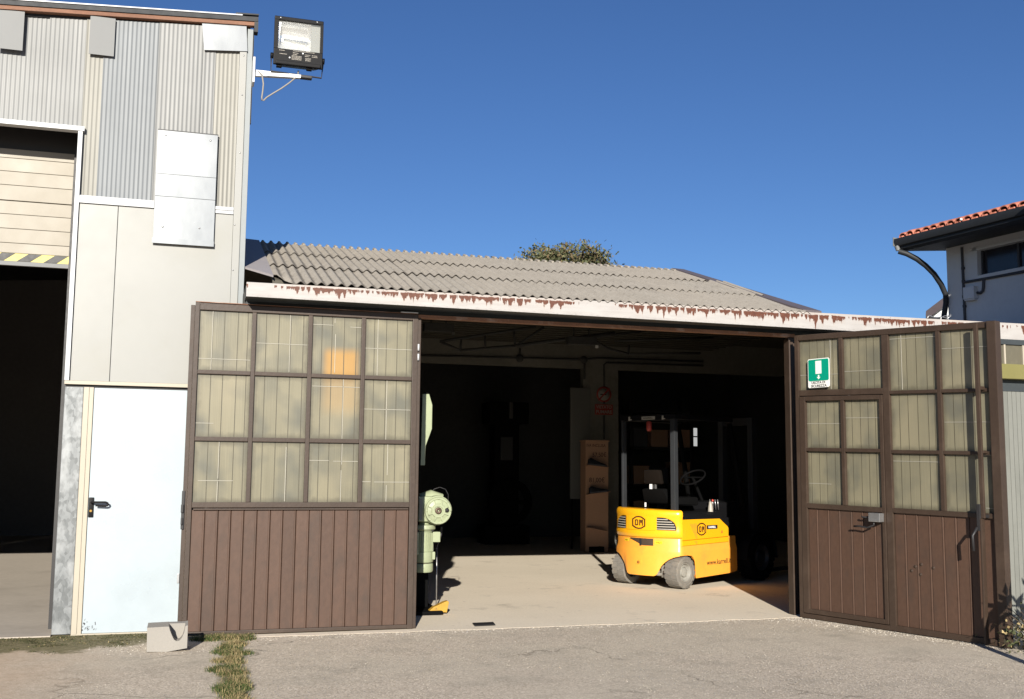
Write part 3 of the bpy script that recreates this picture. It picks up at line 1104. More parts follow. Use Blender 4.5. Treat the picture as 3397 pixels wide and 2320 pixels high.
mb.poly([(.47, 9.93, roof_z(9.93) + .035), (.70, 9.55, roof_z(9.55) + .035), (.705, 11.90, roof_z(11.90) + .035), (.47, 11.95, roof_z(11.95) + .04)])
fa = bmesh.ops.extrude_face_region(mb.bm, geom=list(mb.bm.faces))
bmesh.ops.translate(mb.bm, verts=[v for v in fa['geom'] if isinstance(v, bmesh.types.BMVert)], vec=(0, 0, -.02))
mb.build('side_flashing', 'side_flashing_lifted', shed)
part('valley', 'room_dark', (.47, .72, 9.56, 9.94, 2.9, 3.02), parent=shed)
mb = MB()   # verge flashing at the right end of the roof
def vx(y, a):
    return (5.965 + (5.752 - 5.965) * (y - 9.4) / 2.5) + a * (.215 - .02 * (y - 9.4))


pts = []
for y in (9.40, 10.6, 11.98):
    pts.append((vx(y, 0), vx(y, 1), y))
for (a0, a1, ya), (b0, b1, yb) in zip(pts, pts[1:]):
    mb.hexa([(a0, ya, roof_z(ya) - .03), (a1, ya, roof_z(ya) - .03), (b1, yb, roof_z(yb) - .03), (b0, yb, roof_z(yb) - .03),
             (a0, ya, roof_z(ya) + .035), (a1, ya, roof_z(ya) + .03), (b1, yb, roof_z(yb) + .03), (b0, yb, roof_z(yb) + .035)])
mb.build('verge_flashing', 'flashing', shed)

# inside: side walls, cross wall with two openings and a pillar, ceiling, trusses, conduits
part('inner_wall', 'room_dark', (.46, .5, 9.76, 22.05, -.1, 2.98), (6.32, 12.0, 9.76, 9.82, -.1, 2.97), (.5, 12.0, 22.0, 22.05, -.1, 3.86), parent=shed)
part('cross_wall', 'wall_inside', (.5, 12.0, 18.5, 18.65, 3.30, 3.86), (7.045, 7.745, 18.5, 18.65, 0, 3.30), (.5, 2.6, 18.5, 18.65, 0, 3.30), parent=shed)
mb = MB()
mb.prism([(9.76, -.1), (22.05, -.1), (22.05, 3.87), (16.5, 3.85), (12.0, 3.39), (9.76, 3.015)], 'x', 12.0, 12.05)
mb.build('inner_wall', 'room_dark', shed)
mb = MB()
mb.prism([(9.6, 2.96), (12.0, 3.33), (16.5, 3.80), (11.9, 3.80), (9.62, 3.02)], 'x', 6.05, 6.09)
mb.build('gable_infill', 'lintel_paint', shed)
for i in range(9):
    y = 16.1 + i * .26
    part('purlin', 'ceiling_board', (.5, 9.55, y, y + .07, 3.70, 3.80), parent=shed)


def bar(mb, a, b, w=.03):
    mb.tube([a, b], w, 6)


mb = MB()
# trusses, at y 15.8
ty = 15.8
def tp(x, z, y=13.5):
    k = ty / y
    return (x * k, ty, 1.42 + (z - 1.42) * k)


for a, b, w in (((3.143, 3.072), (4.455, 3.330), .022), ((3.143, 3.072), (3.419, 2.966), .02), ((3.419, 2.966), (4.17, 3.06), .022), ((3.428, 3.11), (3.419, 2.97), .018), ((3.75, 3.19), (3.76, 3.01), .018), ((4.151, 3.276), (4.17, 3.06), .018), ((4.20, 3.07), (4.571, 3.329), .02), ((4.17, 3.06), (5.6, 3.30), .028),
                ((5.206, 3.207), (5.991, 3.341), .02), ((5.30, 3.18), (5.50, 3.08), .02), ((5.50, 3.08), (5.806, 3.017), .02), ((5.806, 3.017), (6.9, 3.07), .02), ((5.806, 3.017), (5.81, 3.14), .018), ((5.6, 3.19), (7.1, 3.30), .02)):
    bar(mb, tp(*a), tp(*b), w)
mb.build('roof_truss', 'room_dark', shed)
mb = MB()
for pts in ([(3.9, 3.42), (5.80, 3.445), (7.03, 3.46), (7.30, 3.50), (9.5, 3.52)], [(5.80, 3.445), (5.80, 3.62)], [(7.06, 3.46), (7.06, 3.1)], [(7.452, 2.98), (7.452, 3.38), (7.50, 3.42), (9.5, 3.44)], [(7.452, 2.69), (7.452, 2.64)], [(7.452, 2.44), (7.452, 2.0)]):
    mb.tube([(x, 18.48, z) for x, z in pts], .018, 6)
mb.build('conduit', 'room_dark', shed)
for x, z in ((5.80, 3.44), (7.05, 3.46)):
    mb = MB()
    mb.lathe([(0, .03), (.07, .025), (.075, 0)], (x, 18.49, z), (0, -1, 0), 14)
    mb.build('junction_box', 'room_dark', shed)
pm_ = thing('press_machine', 'dark machine with a large flywheel, dim in the back room behind the left opening', 'machine', (6.0, 20.0, .004))
part('stand', 'column_black', (5.55, 6.45, 19.8, 20.4, 0, .35), parent=pm_, bev=.02)
part('column', 'column_black', (5.75, 6.25, 19.9, 20.3, .351, 2.7), parent=pm_, bev=.02)
part('control_box', 'dark_iron', (5.85, 6.10, 19.82, 19.899, 1.6, 2.05), parent=pm_, bev=.01)
mb = MB()
mb.lathe([(.30, 0), (.42, 0), (.44, -.02), (.44, -.10), (.30, -.10)], (6.05, 19.78, .80), (0, -1, 0), 36)
for k in range(3):
    t = k * math.pi / 3
    d = Vector((math.cos(t), 0, math.sin(t))) * .36
    mb.tube([Vector((6.05, 19.80, .80)) - d, Vector((6.05, 19.80, .80)) + d], .035, 8)
mb.build('flywheel', 'column_black', pm_, 40)
part('head', 'column_black', (5.6, 6.4, 19.75, 20.35, 2.3, 2.72), parent=pm_, bev=.03)
part('lamp_arm', 'room_dark', (5.98, 6.06, 19.70, 19.749, 2.40, 2.72), parent=pm_, bev=.01)
rk = thing('storage_rack', 'dim steel storage rack with crates standing behind the forklift', 'rack', (9.4, 20.2, .004))
for x in (8.65, 10.0):
    for y in (20.0, 20.5):
        part('upright', 'dark_iron', (x - .03, x + .03, y - .03, y + .03, 0, 2.9), parent=rk)
for z in (.35, 1.1, 1.85, 2.6):
    part('shelf', 'dark_iron', (8.62, 10.03, 19.97, 20.53, z, z + .05), parent=rk)
random.seed(61)
for z in (.401, 1.151, 1.901):
    x = 8.72
    nth = 0
    while x < 9.66:
        w = random.uniform(.25, .42)
        h = random.uniform(.25, .5)
        c_ = thing('crate', 'dim %s crate, %s from the pillar on the rack\'s %s shelf' % (('brown' if w > .33 else 'grey'), ('first', 'second', 'third', 'fourth')[nth], {.401: 'bottom', 1.151: 'middle', 1.901: 'upper'}[z]), 'crate', (x, 20.1, z + .004), 0, 'crates on the storage rack')
        part('box', 'cardboard' if w > .33 else 'pipe_grey', (x, x + w, 20.03, 20.45, z, z + h), parent=c_, bev=.008)
        part('lid', 'cardboard' if w > .33 else 'pipe_grey', (x - .008, x + w + .008, 20.02, 20.46, z + h + .001, z + h + .03), parent=c_)
        x += w + random.uniform(.06, .2)
        nth += 1
# small daylit window in the back wall
bw = part('back_window', 'room_dark', (10.93, 10.955, 21.96, 21.998, 1.95, 2.42), (11.135, 11.16, 21.96, 21.998, 1.95, 2.42), (10.955, 11.135, 21.96, 21.998, 2.395, 2.42), (10.955, 11.135, 21.96, 21.998, 1.95, 1.985), parent=shed)
for xa, xb, za, zb in ((10.956, 10.995, 2.215, 2.394), (11.018, 11.134, 2.215, 2.394), (10.956, 10.995, 2.05, 2.185), (11.018, 11.134, 1.986, 2.185)):
    part('pane', 'window_day', (xa, xb, 21.985, 21.996, za, zb), parent=bw)
# low bay at the right: clerestory, olive beam, ribbed grey cladding
BY = 7.92
for x in (6.885, 7.093, 7.30, 7.53, 7.75):
    part('clerestory_post', 'cream_trim', (x, x + .017, BY - .015, BY + .02, 2.411, 2.592), parent=shed)
for xa, xb in ((6.72, 6.884), (6.903, 7.092), (7.111, 7.299), (7.318, 7.529), (7.548, 7.749), (7.768, 8.3)):
    part('clerestory_pane', 'pane_plastic', (xa, xb, BY, BY + .012, 2.411, 2.592), parent=shed)
part('olive_beam', 'olive_metal', (6.70, 8.3, BY - .06, BY + .06, 2.275, 2.41), parent=shed, bev=.006)
part('beam_shade', 'lintel_paint', (6.72, 8.3, BY + .03, BY + .06, 2.17, 2.274), parent=shed)  # dark strip painting the shade that falls below the olive beam
x = 6.72
while x < 8.2:
    part('cladding_rib', 'grey_cladding', (x, x + .0445, BY + .03, BY + .055, -.02, 2.168), parent=shed, bev=.003)
    x += .0480
part('bay_head', 'lintel_paint', (6.70, 8.3, BY - .02, 9.34, 2.593, 2.64), parent=shed)
part('bay_side', 'lintel_paint', (6.70, 6.719, BY + .03, 9.64, -.02, 2.592), parent=shed)
part('bay_back', 'room_dark', (6.72, 8.3, BY + .07, BY + .10, -.02, 2.592), parent=shed)

# ------------------------------------------------------------------ gate leaves
def wires(pane, spec, mp, off):
    """thin pale lines of the sheet joints: spec = (kind, position, from, to)"""
    mb = MB()
    for k, p, a, b in spec:
        if k == 'v':
            q = [(p - .0022, a), (p + .0022, a), (p + .0022, b), (p - .0022, b)]
        else:
            q = [(a, p - .002), (b, p - .002), (b, p + .002), (a, p + .002)]
        v0 = [mb.bm.verts.new(mp(x, off, z)) for x, z in q]
        v1 = [mb.bm.verts.new(mp(x, off + .003, z)) for x, z in q]
        mb.face(v0)
        mb.face(v1[::-1])
        for i in range(4):
            mb.face([v0[i], v1[i], v1[(i + 1) % 4], v0[(i + 1) % 4]])
    return mb.build('wire', 'pane_wire', pane)


def make_pane(root, mp, x0, x1, z0, z1, ribs, off, m='pane_plastic'):
    """ribbed plastic pane: raised fields between narrow sunk dark lines"""
    mb = MB()
    uvl = mb.bm.loops.layers.uv.new('UVMap')
    xs_ = [x0] + [r for r in ribs if x0 + .012 < r < x1 - .012] + [x1]
    for a, b in zip(xs_, xs_[1:]):
        a2, b2 = a + (.0035 if a > x0 else 0), b - (.0035 if b < x1 else 0)
        q = [(a2, z0), (b2, z0), (b2, z1), (a2, z1)]
        vv = [mb.bm.verts.new(mp(x, off, z)) for x, z in q]
        f = mb.face(vv)
        for l, (x, z) in zip(f.loops, q):
            l[uvl].uv = ((x - x0) / (x1 - x0), (z - z0) / (z1 - z0))
        wv = [mb.bm.verts.new(mp(x, off + .006, z)) for x, z in q]
        for i in range(4):
            mb.face([vv[i], wv[i], wv[(i + 1) % 4], vv[(i + 1) % 4]])
    mb.mi = 1
    q = [(x0, z0), (x1, z0), (x1, z1), (x0, z1)]
    v0 = [mb.bm.verts.new(mp(x, off + .004, z)) for x, z in q]
    v1 = [mb.bm.verts.new(mp(x, off + .010, z)) for x, z in q]
    mb.face(v0)
    mb.face(v1[::-1])
    for i in range(4):
        mb.face([v0[i], v1[i], v1[(i + 1) % 4], v0[(i + 1) % 4]])
    return mb.build('pane', [m, 'pane_line'], root)


def bars(root, mp, name, m, *rects, bev=.004):
    mb = MB()
    for x0, x1, z0, z1, y0, y1 in rects:
        mb.hexa([mp(x0, y0, z0), mp(x1, y0, z0), mp(x1, y1, z0), mp(x0, y1, z0), mp(x0, y0, z1), mp(x1, y0, z1), mp(x1, y1, z1), mp(x0, y1, z1)], bev)
    return mb.build(name, m, root)


def slats(root, mp, seams, z0, z1, off, parent=None):
    for a, b in zip(seams, seams[1:]):
        mb = MB()
        # flat board with a rounded bead along its right edge and a sunk joint
        w = b - a
        pf = [(0, .010), (.002, .002), (.006, 0), (w - .020, 0), (w - .016, -.0035), (w - .010, -.004), (w - .005, -.002), (w - .003, .004), (w - .0005, .010)]
        lo = [mb.bm.verts.new(mp(a + x, off + y, z0)) for x, y in pf]
        hi = [mb.bm.verts.new(mp(a + x, off + y, z1)) for x, y in pf]
        for i in range(len(pf) - 1):
            mb.face([lo[i], lo[i + 1], hi[i + 1], hi[i]])
        mb.face(lo[::-1])
        mb.face(hi)
        mb.face([lo[0], hi[0], hi[-1], lo[-1]])
        mb.build('slat', 'slat_paint', parent or root)


left = thing('gate_leaf', 'brown metal gate leaf with twelve panes, folded back flat against the hall', 'gate', (2.03, 9.58, 0), 0, 'gate leaves of the workshop')
mpl = lambda x, y, z: (x, 9.58 + y, z)
bars(left, mpl, 'stile', 'frame_paint', (.050, .088, .0, 2.845, 0, .05))
bars(left, mpl, 'stile', 'frame_paint', (1.974, 2.024, .0, 2.835, 0, .05))
bars(left, mpl, 'rebate_strip', 'frame_paint', (.013, .0495, .02, 2.82, .022, .05))
bars(left, mpl, 'top_rail', 'frame_paint', (.0885, 1.9735, 2.778, 2.838, .001, .05))
mb = MB()
mb.hexa([mpl(.05, -.001, 2.8455), mpl(2.02, -.001, 2.8385), mpl(2.02, .05, 2.8385), mpl(.05, .05, 2.8455), mpl(.05, -.001, 2.851), mpl(2.02, -.001, 2.843), mpl(2.02, .05, 2.843), mpl(.05, .05, 2.851)])
mb.build('rusty_edge', 'rust_paint', left)
part('weld_plate', 'white_trim', (1.86, 2.02, 9.575, 9.60, 2.8435, 2.853), parent=left)
mul = (.553, 1.045, 1.522)
for m_ in mul:
    bars(left, mpl, 'mullion', 'frame_paint', (m_ - .018, m_ + .018, 1.1185, 2.7775, .0, .045))
cells_x = [(.0885, mul[0] - .0185), (mul[0] + .0185, mul[1] - .0185), (mul[1] + .0185, mul[2] - .0185), (mul[2] + .0185, 1.9735)]
for za, zb in ((2.220, 2.255), (1.641, 1.678)):
    for a, b in cells_x:
        bars(left, mpl, 'transom', 'frame_paint', (a, b, za, zb, .001, .045))
bars(left, mpl, 'middle_rail', 'frame_paint', (.0885, 1.9735, 1.072, 1.118, .0, .05))
bars(left, mpl, 'bottom_rail', 'frame_paint', (.0885, 1.9735, .004, .036, -.003, .05))
bars(left, mpl, 'drip_bead', 'frame_paint', (.10, 1.965, 1.052, 1.066, -.006, .03))
cells_z = [(2.2555, 2.7775), (1.6785, 2.2195), (1.1185, 1.6405)]
# positions of the faint ribs (world x) and of the pale joint lines, pane by pane
ribs = [.202, .302, .416, .500, .660, .770, .875, .985, 1.150, 1.240, 1.350, 1.460, 1.625, 1.735, 1.835, 1.925]
wl = {
    (0, 0): [('v', .200, 2.26, 2.775), ('h', 2.355, .09, .53)], (1, 0): [('v', .868, 2.26, 2.775), ('h', 2.51, .575, 1.02)],
    (2, 0): [('v', 1.27, 2.27, 2.62), ('v', 1.262, 2.72, 2.76), ('h', 2.70, 1.07, 1.25), ('h', 2.69, 1.40, 1.50)], (3, 0): [('v', 1.655, 2.26, 2.775), ('h', 2.505, 1.545, 1.97)],
    (0, 1): [('h', 1.795, .09, .24)], (2, 1): [('v', 1.352, 1.68, 2.215), ('h', 2.145, 1.075, 1.50)],
    (3, 1): [('v', 1.748, 1.68, 2.215), ('h', 1.952, 1.545, 1.97)],
    (0, 2): [('v', .292, 1.125, 1.295), ('v', .294, 1.32, 1.635), ('h', 1.302, .13, .42)], (1, 2): [('v', .865, 1.125, 1.60)],
    (2, 2): [('v', 1.352, 1.125, 1.40), ('v', 1.355, 1.45, 1.635), ('h', 1.485, 1.07, 1.24), ('h', 1.480, 1.28, 1.50)], (3, 2): [('v', 1.768, 1.36, 1.635), ('v', 1.762, 1.125, 1.27), ('h', 1.300, 1.545, 1.62), ('h', 1.298, 1.65, 1.97)],
}
for j, (z0, z1) in enumerate(cells_z):
    for i, (x0, x1) in enumerate(cells_x):
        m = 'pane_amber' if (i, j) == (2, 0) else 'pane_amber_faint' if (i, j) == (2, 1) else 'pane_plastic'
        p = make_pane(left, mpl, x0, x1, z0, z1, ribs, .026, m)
        if (i, j) in wl:
            wires(p, wl[(i, j)], mpl, .0215)
slats(left, mpl, [.0885, .202, .311, .418, .526, .637, .750, .858, .971, 1.085, 1.193, 1.307, 1.421, 1.530, 1.638, 1.752, 1.859, 1.9735], .037, 1.051, .018)
mb = MB()
mb.box(.004, .030, 9.588, 9.61, .89, 1.215, bev=.004)
mb.box(.000, .022, 9.572, 9.588, 1.03, 1.10, bev=.004)
mb.box(.002, .020, 9.572, 9.588, .93, .99, bev=.004)
mb.build('lock', 'dark_iron', left)
part('catch', 'steel', (-.006, .012, 9.585, 9.61, .44, .52), parent=left, bev=.003)
mb = MB()
for z in (2.53, 2.44):
    mb.tube([(2.03, 9.585, z - .03), (2.03, 9.585, z + .03)], .010, 8)
mb.build('hinge', 'white_trim', left)

A_T = Vector((.3063, -.952, 0)).normalized()
right = thing('gate_leaf', 'brown metal gate leaf with a wicket door, swung outwards beside the yard', 'gate', (5.885, 9.45, 0), math.atan2(A_T.y, A_T.x), 'gate leaves of the workshop', local=True)
K = .0142
# local frame: x along the leaf, visible face towards -y
mpr = lambda x, y, z: (x, y, z * (1 - K * x))
bars(right, mpr, 'stile', 'frame_paint', (.0, .046, .0, 2.80, 0, .06))
bars(right, mpr, 'stile', 'frame_paint', (2.095, 2.176, .0, 2.80, -.02, .06))
bars(right, mpr, 'post', 'frame_paint', (1.030, 1.100, .0, 2.744, 0, .055))
bars(right, mpr, 'top_rail', 'frame_paint', (.0465, 2.0945, 2.745, 2.80, .0, .055))
bars(right, mpr, 'bottom_rail', 'frame_paint', (1.1005, 2.0945, .0, .052, 0, .05))
bars(right, mpr, 'bottom_rail', 'frame_paint', (.0465, 1.0295, .0, .044, 0, .05))
bars(right, mpr, 'transom', 'frame_paint', (.0465, 1.0295, 2.182, 2.240, .0, .05))
bars(right, mpr, 'mullion', 'frame_paint', (.542, .584, 2.2405, 2.7445, .0, .05))
bars(right, mpr, 'mullion', 'frame_paint', (1.592, 1.632, 1.1205, 2.7445, .0, .05))
bars(right, mpr, 'middle_rail', 'frame_paint', (1.1005, 2.0945, 1.076, 1.120, -.002, .05))
for za, zb in ((2.180, 2.212), (1.625, 1.658)):
    bars(right, mpr, 'transom', 'frame_paint', (1.1005, 1.5915, za, zb, .001, .045))
    bars(right, mpr, 'transom', 'frame_paint', (1.6325, 2.0945, za, zb, .001, .045))
rr = [.165, .262, .352, .452, .660, .755, .842, .922, 1.185, 1.275, 1.375, 1.480, 1.545, 1.730, 1.82, 1.925]


def rpane(x0, x1, z0, z1, ws, parent=None):
    p = make_pane(parent or right, mpr, x0, x1, z0, z1, rr, .028)
    if ws:
        wires(p, ws, mpr, .0235)


rpane(.0465, .5415, 2.2405, 2.7445, [('v', .425, 2.245, 2.74), ('h', 2.392, .05, .535)])
rpane(.5845, 1.0295, 2.2405, 2.7445, [('h', 2.412, .59, 1.02)])
rpane(1.1005, 1.5915, 2.2125, 2.7445, [('v', 1.225, 2.22, 2.74), ('h', 2.700, 1.105, 1.585)])
rpane(1.6325, 2.0945, 2.2125, 2.7445, [('h', 2.582, 1.64, 2.09)])
rpane(1.1005, 1.5915, 1.6585, 2.1795, None)
rpane(1.6325, 2.0945, 1.6585, 2.1795, [('h', 1.915, 1.64, 2.09)])
rpane(1.1005, 1.5915, 1.1205, 1.6245, [('h', 1.555, 1.105, 1.585)])
rpane(1.6325, 2.0945, 1.1205, 1.6245, [('h', 1.165, 2.0, 2.09)])
slats(right, mpr, [1.1005, 1.219, 1.342, 1.468, 1.600, 1.724, 1.846, 1.959, 2.0945], .053, 1.075, .022)
wk = bars(right, mpr, 'wicket_door', 'frame_paint', (.052, .122, .050, 2.175, -.006, .045), (.988, 1.026, .050, 2.175, -.006, .045), (.1225, .9875, 2.132, 2.176, -.006, .045), (.1225, .9875, .050, .094, -.006, .045), (.1225, .9875, 1.072, 1.118, -.007, .045))
bars(wk, mpr, 'mullion', 'frame_paint', (.548, .588, 1.1185, 2.1315, -.004, .04))
for a, b in ((.1225, .5475), (.5885, .9875)):
    bars(wk, mpr, 'transom', 'frame_paint', (a, b, 1.632, 1.666, -.003, .04))


def wpane(x0, x1, z0, z1, ws):
    p = make_pane(wk, mpr, x0, x1, z0, z1, rr, .026)
    if ws:
        mb = MB()
        for k, pz, a, b in ws:
            mb.hexa([mpr(a, .022, pz - .002), mpr(b, .022, pz - .002), mpr(b, .025, pz - .002), mpr(a, .025, pz - .002), mpr(a, .022, pz + .002), mpr(b, .022, pz + .002), mpr(b, .025, pz + .002), mpr(a, .025, pz + .002)])
        mb.build('wire', 'pane_wire', wk)


wpane(.1225, .5475, 1.6665, 2.1315, [('h', 1.905, .125, .545)])
wpane(.5885, .9875, 1.6665, 2.1315, [('h', 1.960, .592, .985)])
wpane(.1225, .5475, 1.1185, 1.6315, [('h', 1.315, .13, .40)])
wpane(.5885, .9875, 1.1185, 1.6315, None)
slats(right, mpr, [.1225, .235, .371, .503, .639, .765, .901, .9875], .0945, 1.0715, .018, parent=wk)
mb = MB()
mb.hexa([mpr(*p) for p in ((.888, -.075, .985), (1.010, -.075, .985), (1.010, -.007, .985), (.888, -.007, .985), (.888, -.075, 1.066), (1.010, -.075, 1.066), (1.010, -.007, 1.066), (.888, -.007, 1.066))], .005)
mb.build('lock_box', 'steel', wk)
mb = MB()
mb.tube([mpr(.93, -.05, .985), mpr(.93, -.05, .955), mpr(.86, -.055, .925), mpr(.78, -.06, .935), mpr(.715, -.06, .930)], .009, 6)
mb.tube([mpr(.888, -.04, 1.02), mpr(.80, -.04, 1.02), mpr(.79, -.04, 1.03)], .008, 6)
mb.build('lock_handle', 'dark_iron', wk)
mb = MB()
mb.hexa([mpr(*p) for p in ((2.012, -.085, 1.08), (2.048, -.085, 1.08), (2.048, -.06, 1.08), (2.012, -.06, 1.08), (2.012, -.085, 2.78), (2.048, -.085, 2.78), (2.048, -.06, 2.78), (2.012, -.06, 2.78))], .004)
mb.hexa([mpr(*p) for p in ((2.013, -.10, .012), (2.028, -.10, .012), (2.028, -.05, .012), (2.013, -.05, .012), (2.015, -.10, 1.079), (2.030, -.10, 1.079), (2.030, -.05, 1.079), (2.015, -.05, 1.079))], .003)
mb.build('bolt_bar', 'frame_paint', right)
mb = MB()
mb.hexa([mpr(*p) for p in ((1.985, -.10, .97), (2.02, -.10, .97), (2.02, -.055, .97), (1.985, -.055, .97), (1.985, -.10, 1.20), (2.02, -.10, 1.20), (2.02, -.055, 1.20), (1.985, -.055, 1.20))], .006)
mb.tube([mpr(1.99, -.10, 1.0), mpr(1.97, -.14, .93), mpr(1.975, -.14, .80)], .012, 6)
mb.hexa([mpr(*p) for p in ((1.99, -.058, 1.085), (2.045, -.058, 1.085), (2.045, -.003, 1.085), (1.99, -.003, 1.085), (1.99, -.058, 1.112), (2.045, -.058, 1.112), (2.045, -.003, 1.112), (1.99, -.003, 1.112))])
mb.build('bolt_handle', 'dark_iron', right)
bars(right, mpr, 'bolt_guide', 'frame_paint', (2.005, 2.05, 2.195, 2.225, -.06, .0), (2.005, 2.05, 1.64, 1.665, -.06, .0), (2.005, 2.05, .03, .06, -.06, .0))
for x, z in ((1.30, .60), (1.26, .56), (1.36, .625), (1.35, .535), (1.48, .605)):
    mb = MB()
    mb.lathe([(0, .004), (.004, .003), (.006, -.001), (.014, .001), (.018, -.003)], mpr(x, .020, z), (0, -1, 0), 12)
    mb.build('dent', 'frame_paint', right)

# exit sign screwed to the leaf
es = thing('exit_sign', 'green and white emergency exit sign USCITA DI SICUREZZA on the swung-out gate leaf', 'sign', (5.885, 9.45, 0), math.atan2(A_T.y, A_T.x), local=True)
sg = lambda x, y, z: (x, y, z * (1 - K * .3))
sz = 1.0
mb = MB()
mb.prism([(.176 + .012, 2.252), (.437 - .012, 2.252), (.437, 2.264), (.437, 2.528), (.425, 2.540), (.188, 2.540), (.176, 2.528), (.176, 2.264)], 'y', -.012, -.006)
mb.build('plate', 'sign_white', es)
mb = MB()
mb.prism([(.196, 2.318), (.418, 2.318), (.430, 2.330), (.430, 2.522), (.420, 2.532), (.192, 2.532), (.183, 2.522), (.183, 2.330)], 'y', -.0136, -.0122)
mb.build('green_panel', 'sign_green', es)
mb = MB()
mb.box(.272, .344, -.0152, -.0138, 2.388, 2.516)
mb.build('door_symbol', 'sign_white', es)
mb = MB()
mb.prism([(.300, 2.376), (.316, 2.376), (.316, 2.356), (.330, 2.356), (.308, 2.333), (.286, 2.356), (.300, 2.356)], 'y', -.0152, -.0138)
mb.build('arrow', 'sign_white', es)
lettering('USCITA DI', .034, frame_mx((.302, -.0126, 2.301), (1, 0, 0), (0, 0, 1)), 'decal_black', es, depth=.0006, width=.165, bold=.0006)
lettering('SICUREZZA', .034, frame_mx((.306, -.0126, 2.268), (1, 0, 0), (0, 0, 1)), 'decal_black', es, depth=.0006, width=.190, bold=.0006)

# ------------------------------------------------------------------ forklift
FK = thing('forklift', 'yellow counterbalance forklift with OM badges, its front end in the shade of the shed', 'forklift', (5.54, 12.355, .004), R(27), local=True)
PF = lambda x, y, z: (x, -y, z)          # x forward, y to the right


def rear_curve(nseg=28, a=.50, front=1.2, inset=0.):
    """plan outline from the front left, round the curved tail, to the front right"""
    pts = [(front, -.52 + inset), (.62, -.52 + inset), (.33, -.52 + inset), (.17, -.52 + inset), (.08, -.518 + inset)]
    for i in range(nseg + 1):
        y = -a + 2 * a * i / nseg
        pts.append((-.15 + .70 * y * y + inset, y * (1 - inset * .9 / a)))
    pts += [(.08, .518 - inset), (.17, .52 - inset), (.33, .52 - inset), (.62, .52 - inset), (front, .52 - inset)]
    return pts


# upper counterweight block
mb = MB()
levels = [(.600, .030), (.606, .014), (.620, .006), (.665, .0), (.70, .004), (.86, .006), (.885, .0), (.925, .002), (.945, .010), (.955, .024), (.958, .045)]
rings = []
for z, ins in levels:
    ring = []
    for x, y in rear_curve(inset=ins):
        xx = min(x, .066)
        ring.append(mb.bm.verts.new(PF(xx if x < .3 else .066, y, z - .018 * (y + .5) * (z - .6) / .36)))
    rings.append(ring)
for a, b in zip(rings, rings[1:]):
    for i in range(len(a) - 1):
        mb.face([a[i], a[i + 1], b[i + 1], b[i]])
mb.face(rings[0])
mb.face(rings[-1][::-1])
for a, b in zip(rings, rings[1:]):
    mb.face([a[-1], a[0], b[0], b[-1]])
bmesh.ops.remove_doubles(mb.bm, verts=mb.bm.verts, dist=.0008)
mb.build('counterweight', 'forklift_yellow', FK, 40)

# lower shell with wheel arches
def zb_rear(y):
    y = abs(y - .02)
    t = [(0, .145), (.195, .145), (.225, .158), (.25, .20), (.275, .255), (.31, .30), (.36, .345), (.43, .38), (.52, .395)]
    for (a, za), (b, zb) in zip(t, t[1:]):
        if a <= y <= b:
            return za + (zb - za) * (y - a) / (b - a)
    return .395


def zb_side(x):
    t = [(-.2, .395), (.16, .398), (.235, .390), (.27, .365), (.295, .325), (.312, .25), (.318, .20), (.322, .115), (1.035, .137), (1.21, .155)]
    for (a, za), (b, zb) in zip(t, t[1:]):
        if a <= x <= b:
            return za + (zb - za) * (x - a) / (b - a)
    return .15


plan = [(x, .52) for x in (1.2, 1.03, .8, .55, .40, .322, .318, .312, .295, .27, .235, .16, .10, .06)]
half = [(p[0], p[1]) for p in plan]
curve = []
nn = 44
for i in range(nn + 1):
    y = .505 - 1.01 * i / nn
    curve.append((-.15 + .70 * y * y, y))
full = half + curve + [(x, -y) for x, y in half[::-1]]
cols_ = []
mb = MB()
for x, y in full:
    side = abs(y) > .515
    zb = zb_side(x) if side else max(zb_rear(y), .395 if abs(y) > .5 else 0)
    col = []
    n_out = Vector((0, 1 if y > 0 else -1)) if side else Vector((-1, 1.4 * y)).normalized()
    for z, ins in ((zb, .004 if zb < .3 else 0), (max(zb + .012, min(.2, .45)), 0), (.435, .0), (.450, .002), (.508, .020), (.585, .022), (.600, .028)):
        col.append(mb.bm.verts.new(PF(x - n_out.x * ins, y - n_out.y * ins, max(z, zb + .001 * len(col)))))
    cols_.append(col)
for a, b in zip(cols_, cols_[1:]):
    for k in range(len(a) - 1):
        mb.face([a[k], b[k], b[k + 1], a[k + 1]])
bmesh.ops.recalc_face_normals(mb.bm, faces=mb.bm.faces)
bmesh.ops.solidify(mb.bm, geom=list(mb.bm.faces), thickness=.028)
mb.build('lower_body', 'forklift_orange', FK, 38)


def fbox(mb, x0, x1, y0, y1, z0, z1, bev=0):
    return mb.box(x0, x1, -y1, -y0, z0, z1, bev)


def fpart(name, m, *bs, parent=FK, bev=0., smooth=None):
    mb = MB()
    for b in bs:
        fbox(mb, *b, bev=bev)
    return mb.build(name, m, parent, smooth)


for sgn in (1, -1):
    mb = MB()
    pf = [(.069, .513), (1.030, .530), (1.030, .592), (.069, .572)]
    pg = [(.069, .578), (1.030, .598), (1.030, .70), (1.012, .722), (.835, .828), (.069, .828)]
    for poly in (pf, pg):
        ya, yb = (-.512, -.48) if sgn > 0 else (.48, .512)
        mb.prism(poly, 'y', ya, yb, .003)
    mb.build('side_panel', 'forklift_yellow', FK)
    mb = MB()
    mb.prism([(.069, .830), (.838, .830), (1.014, .724), (1.045, .735), (1.04, .775), (.82, .882), (.069, .898)], 'y', *((-.517, -.40) if sgn > 0 else (.40, .517)), .004)
    mb.build('side_trim', 'black_plastic', FK)
fpart('body_core', 'black_plastic', (.069, 1.18, -.475, .475, .40, .83), (.34, 1.6, -.30, .30, .14, .40))
fpart('hood', 'black_plastic', (.068, .85, -.40, .40, .832, .905), bev=.01)

# vents with slats on either side of the badge plate
def tail(y, d):
    return (-.15 + .70 * y * y - d, y)


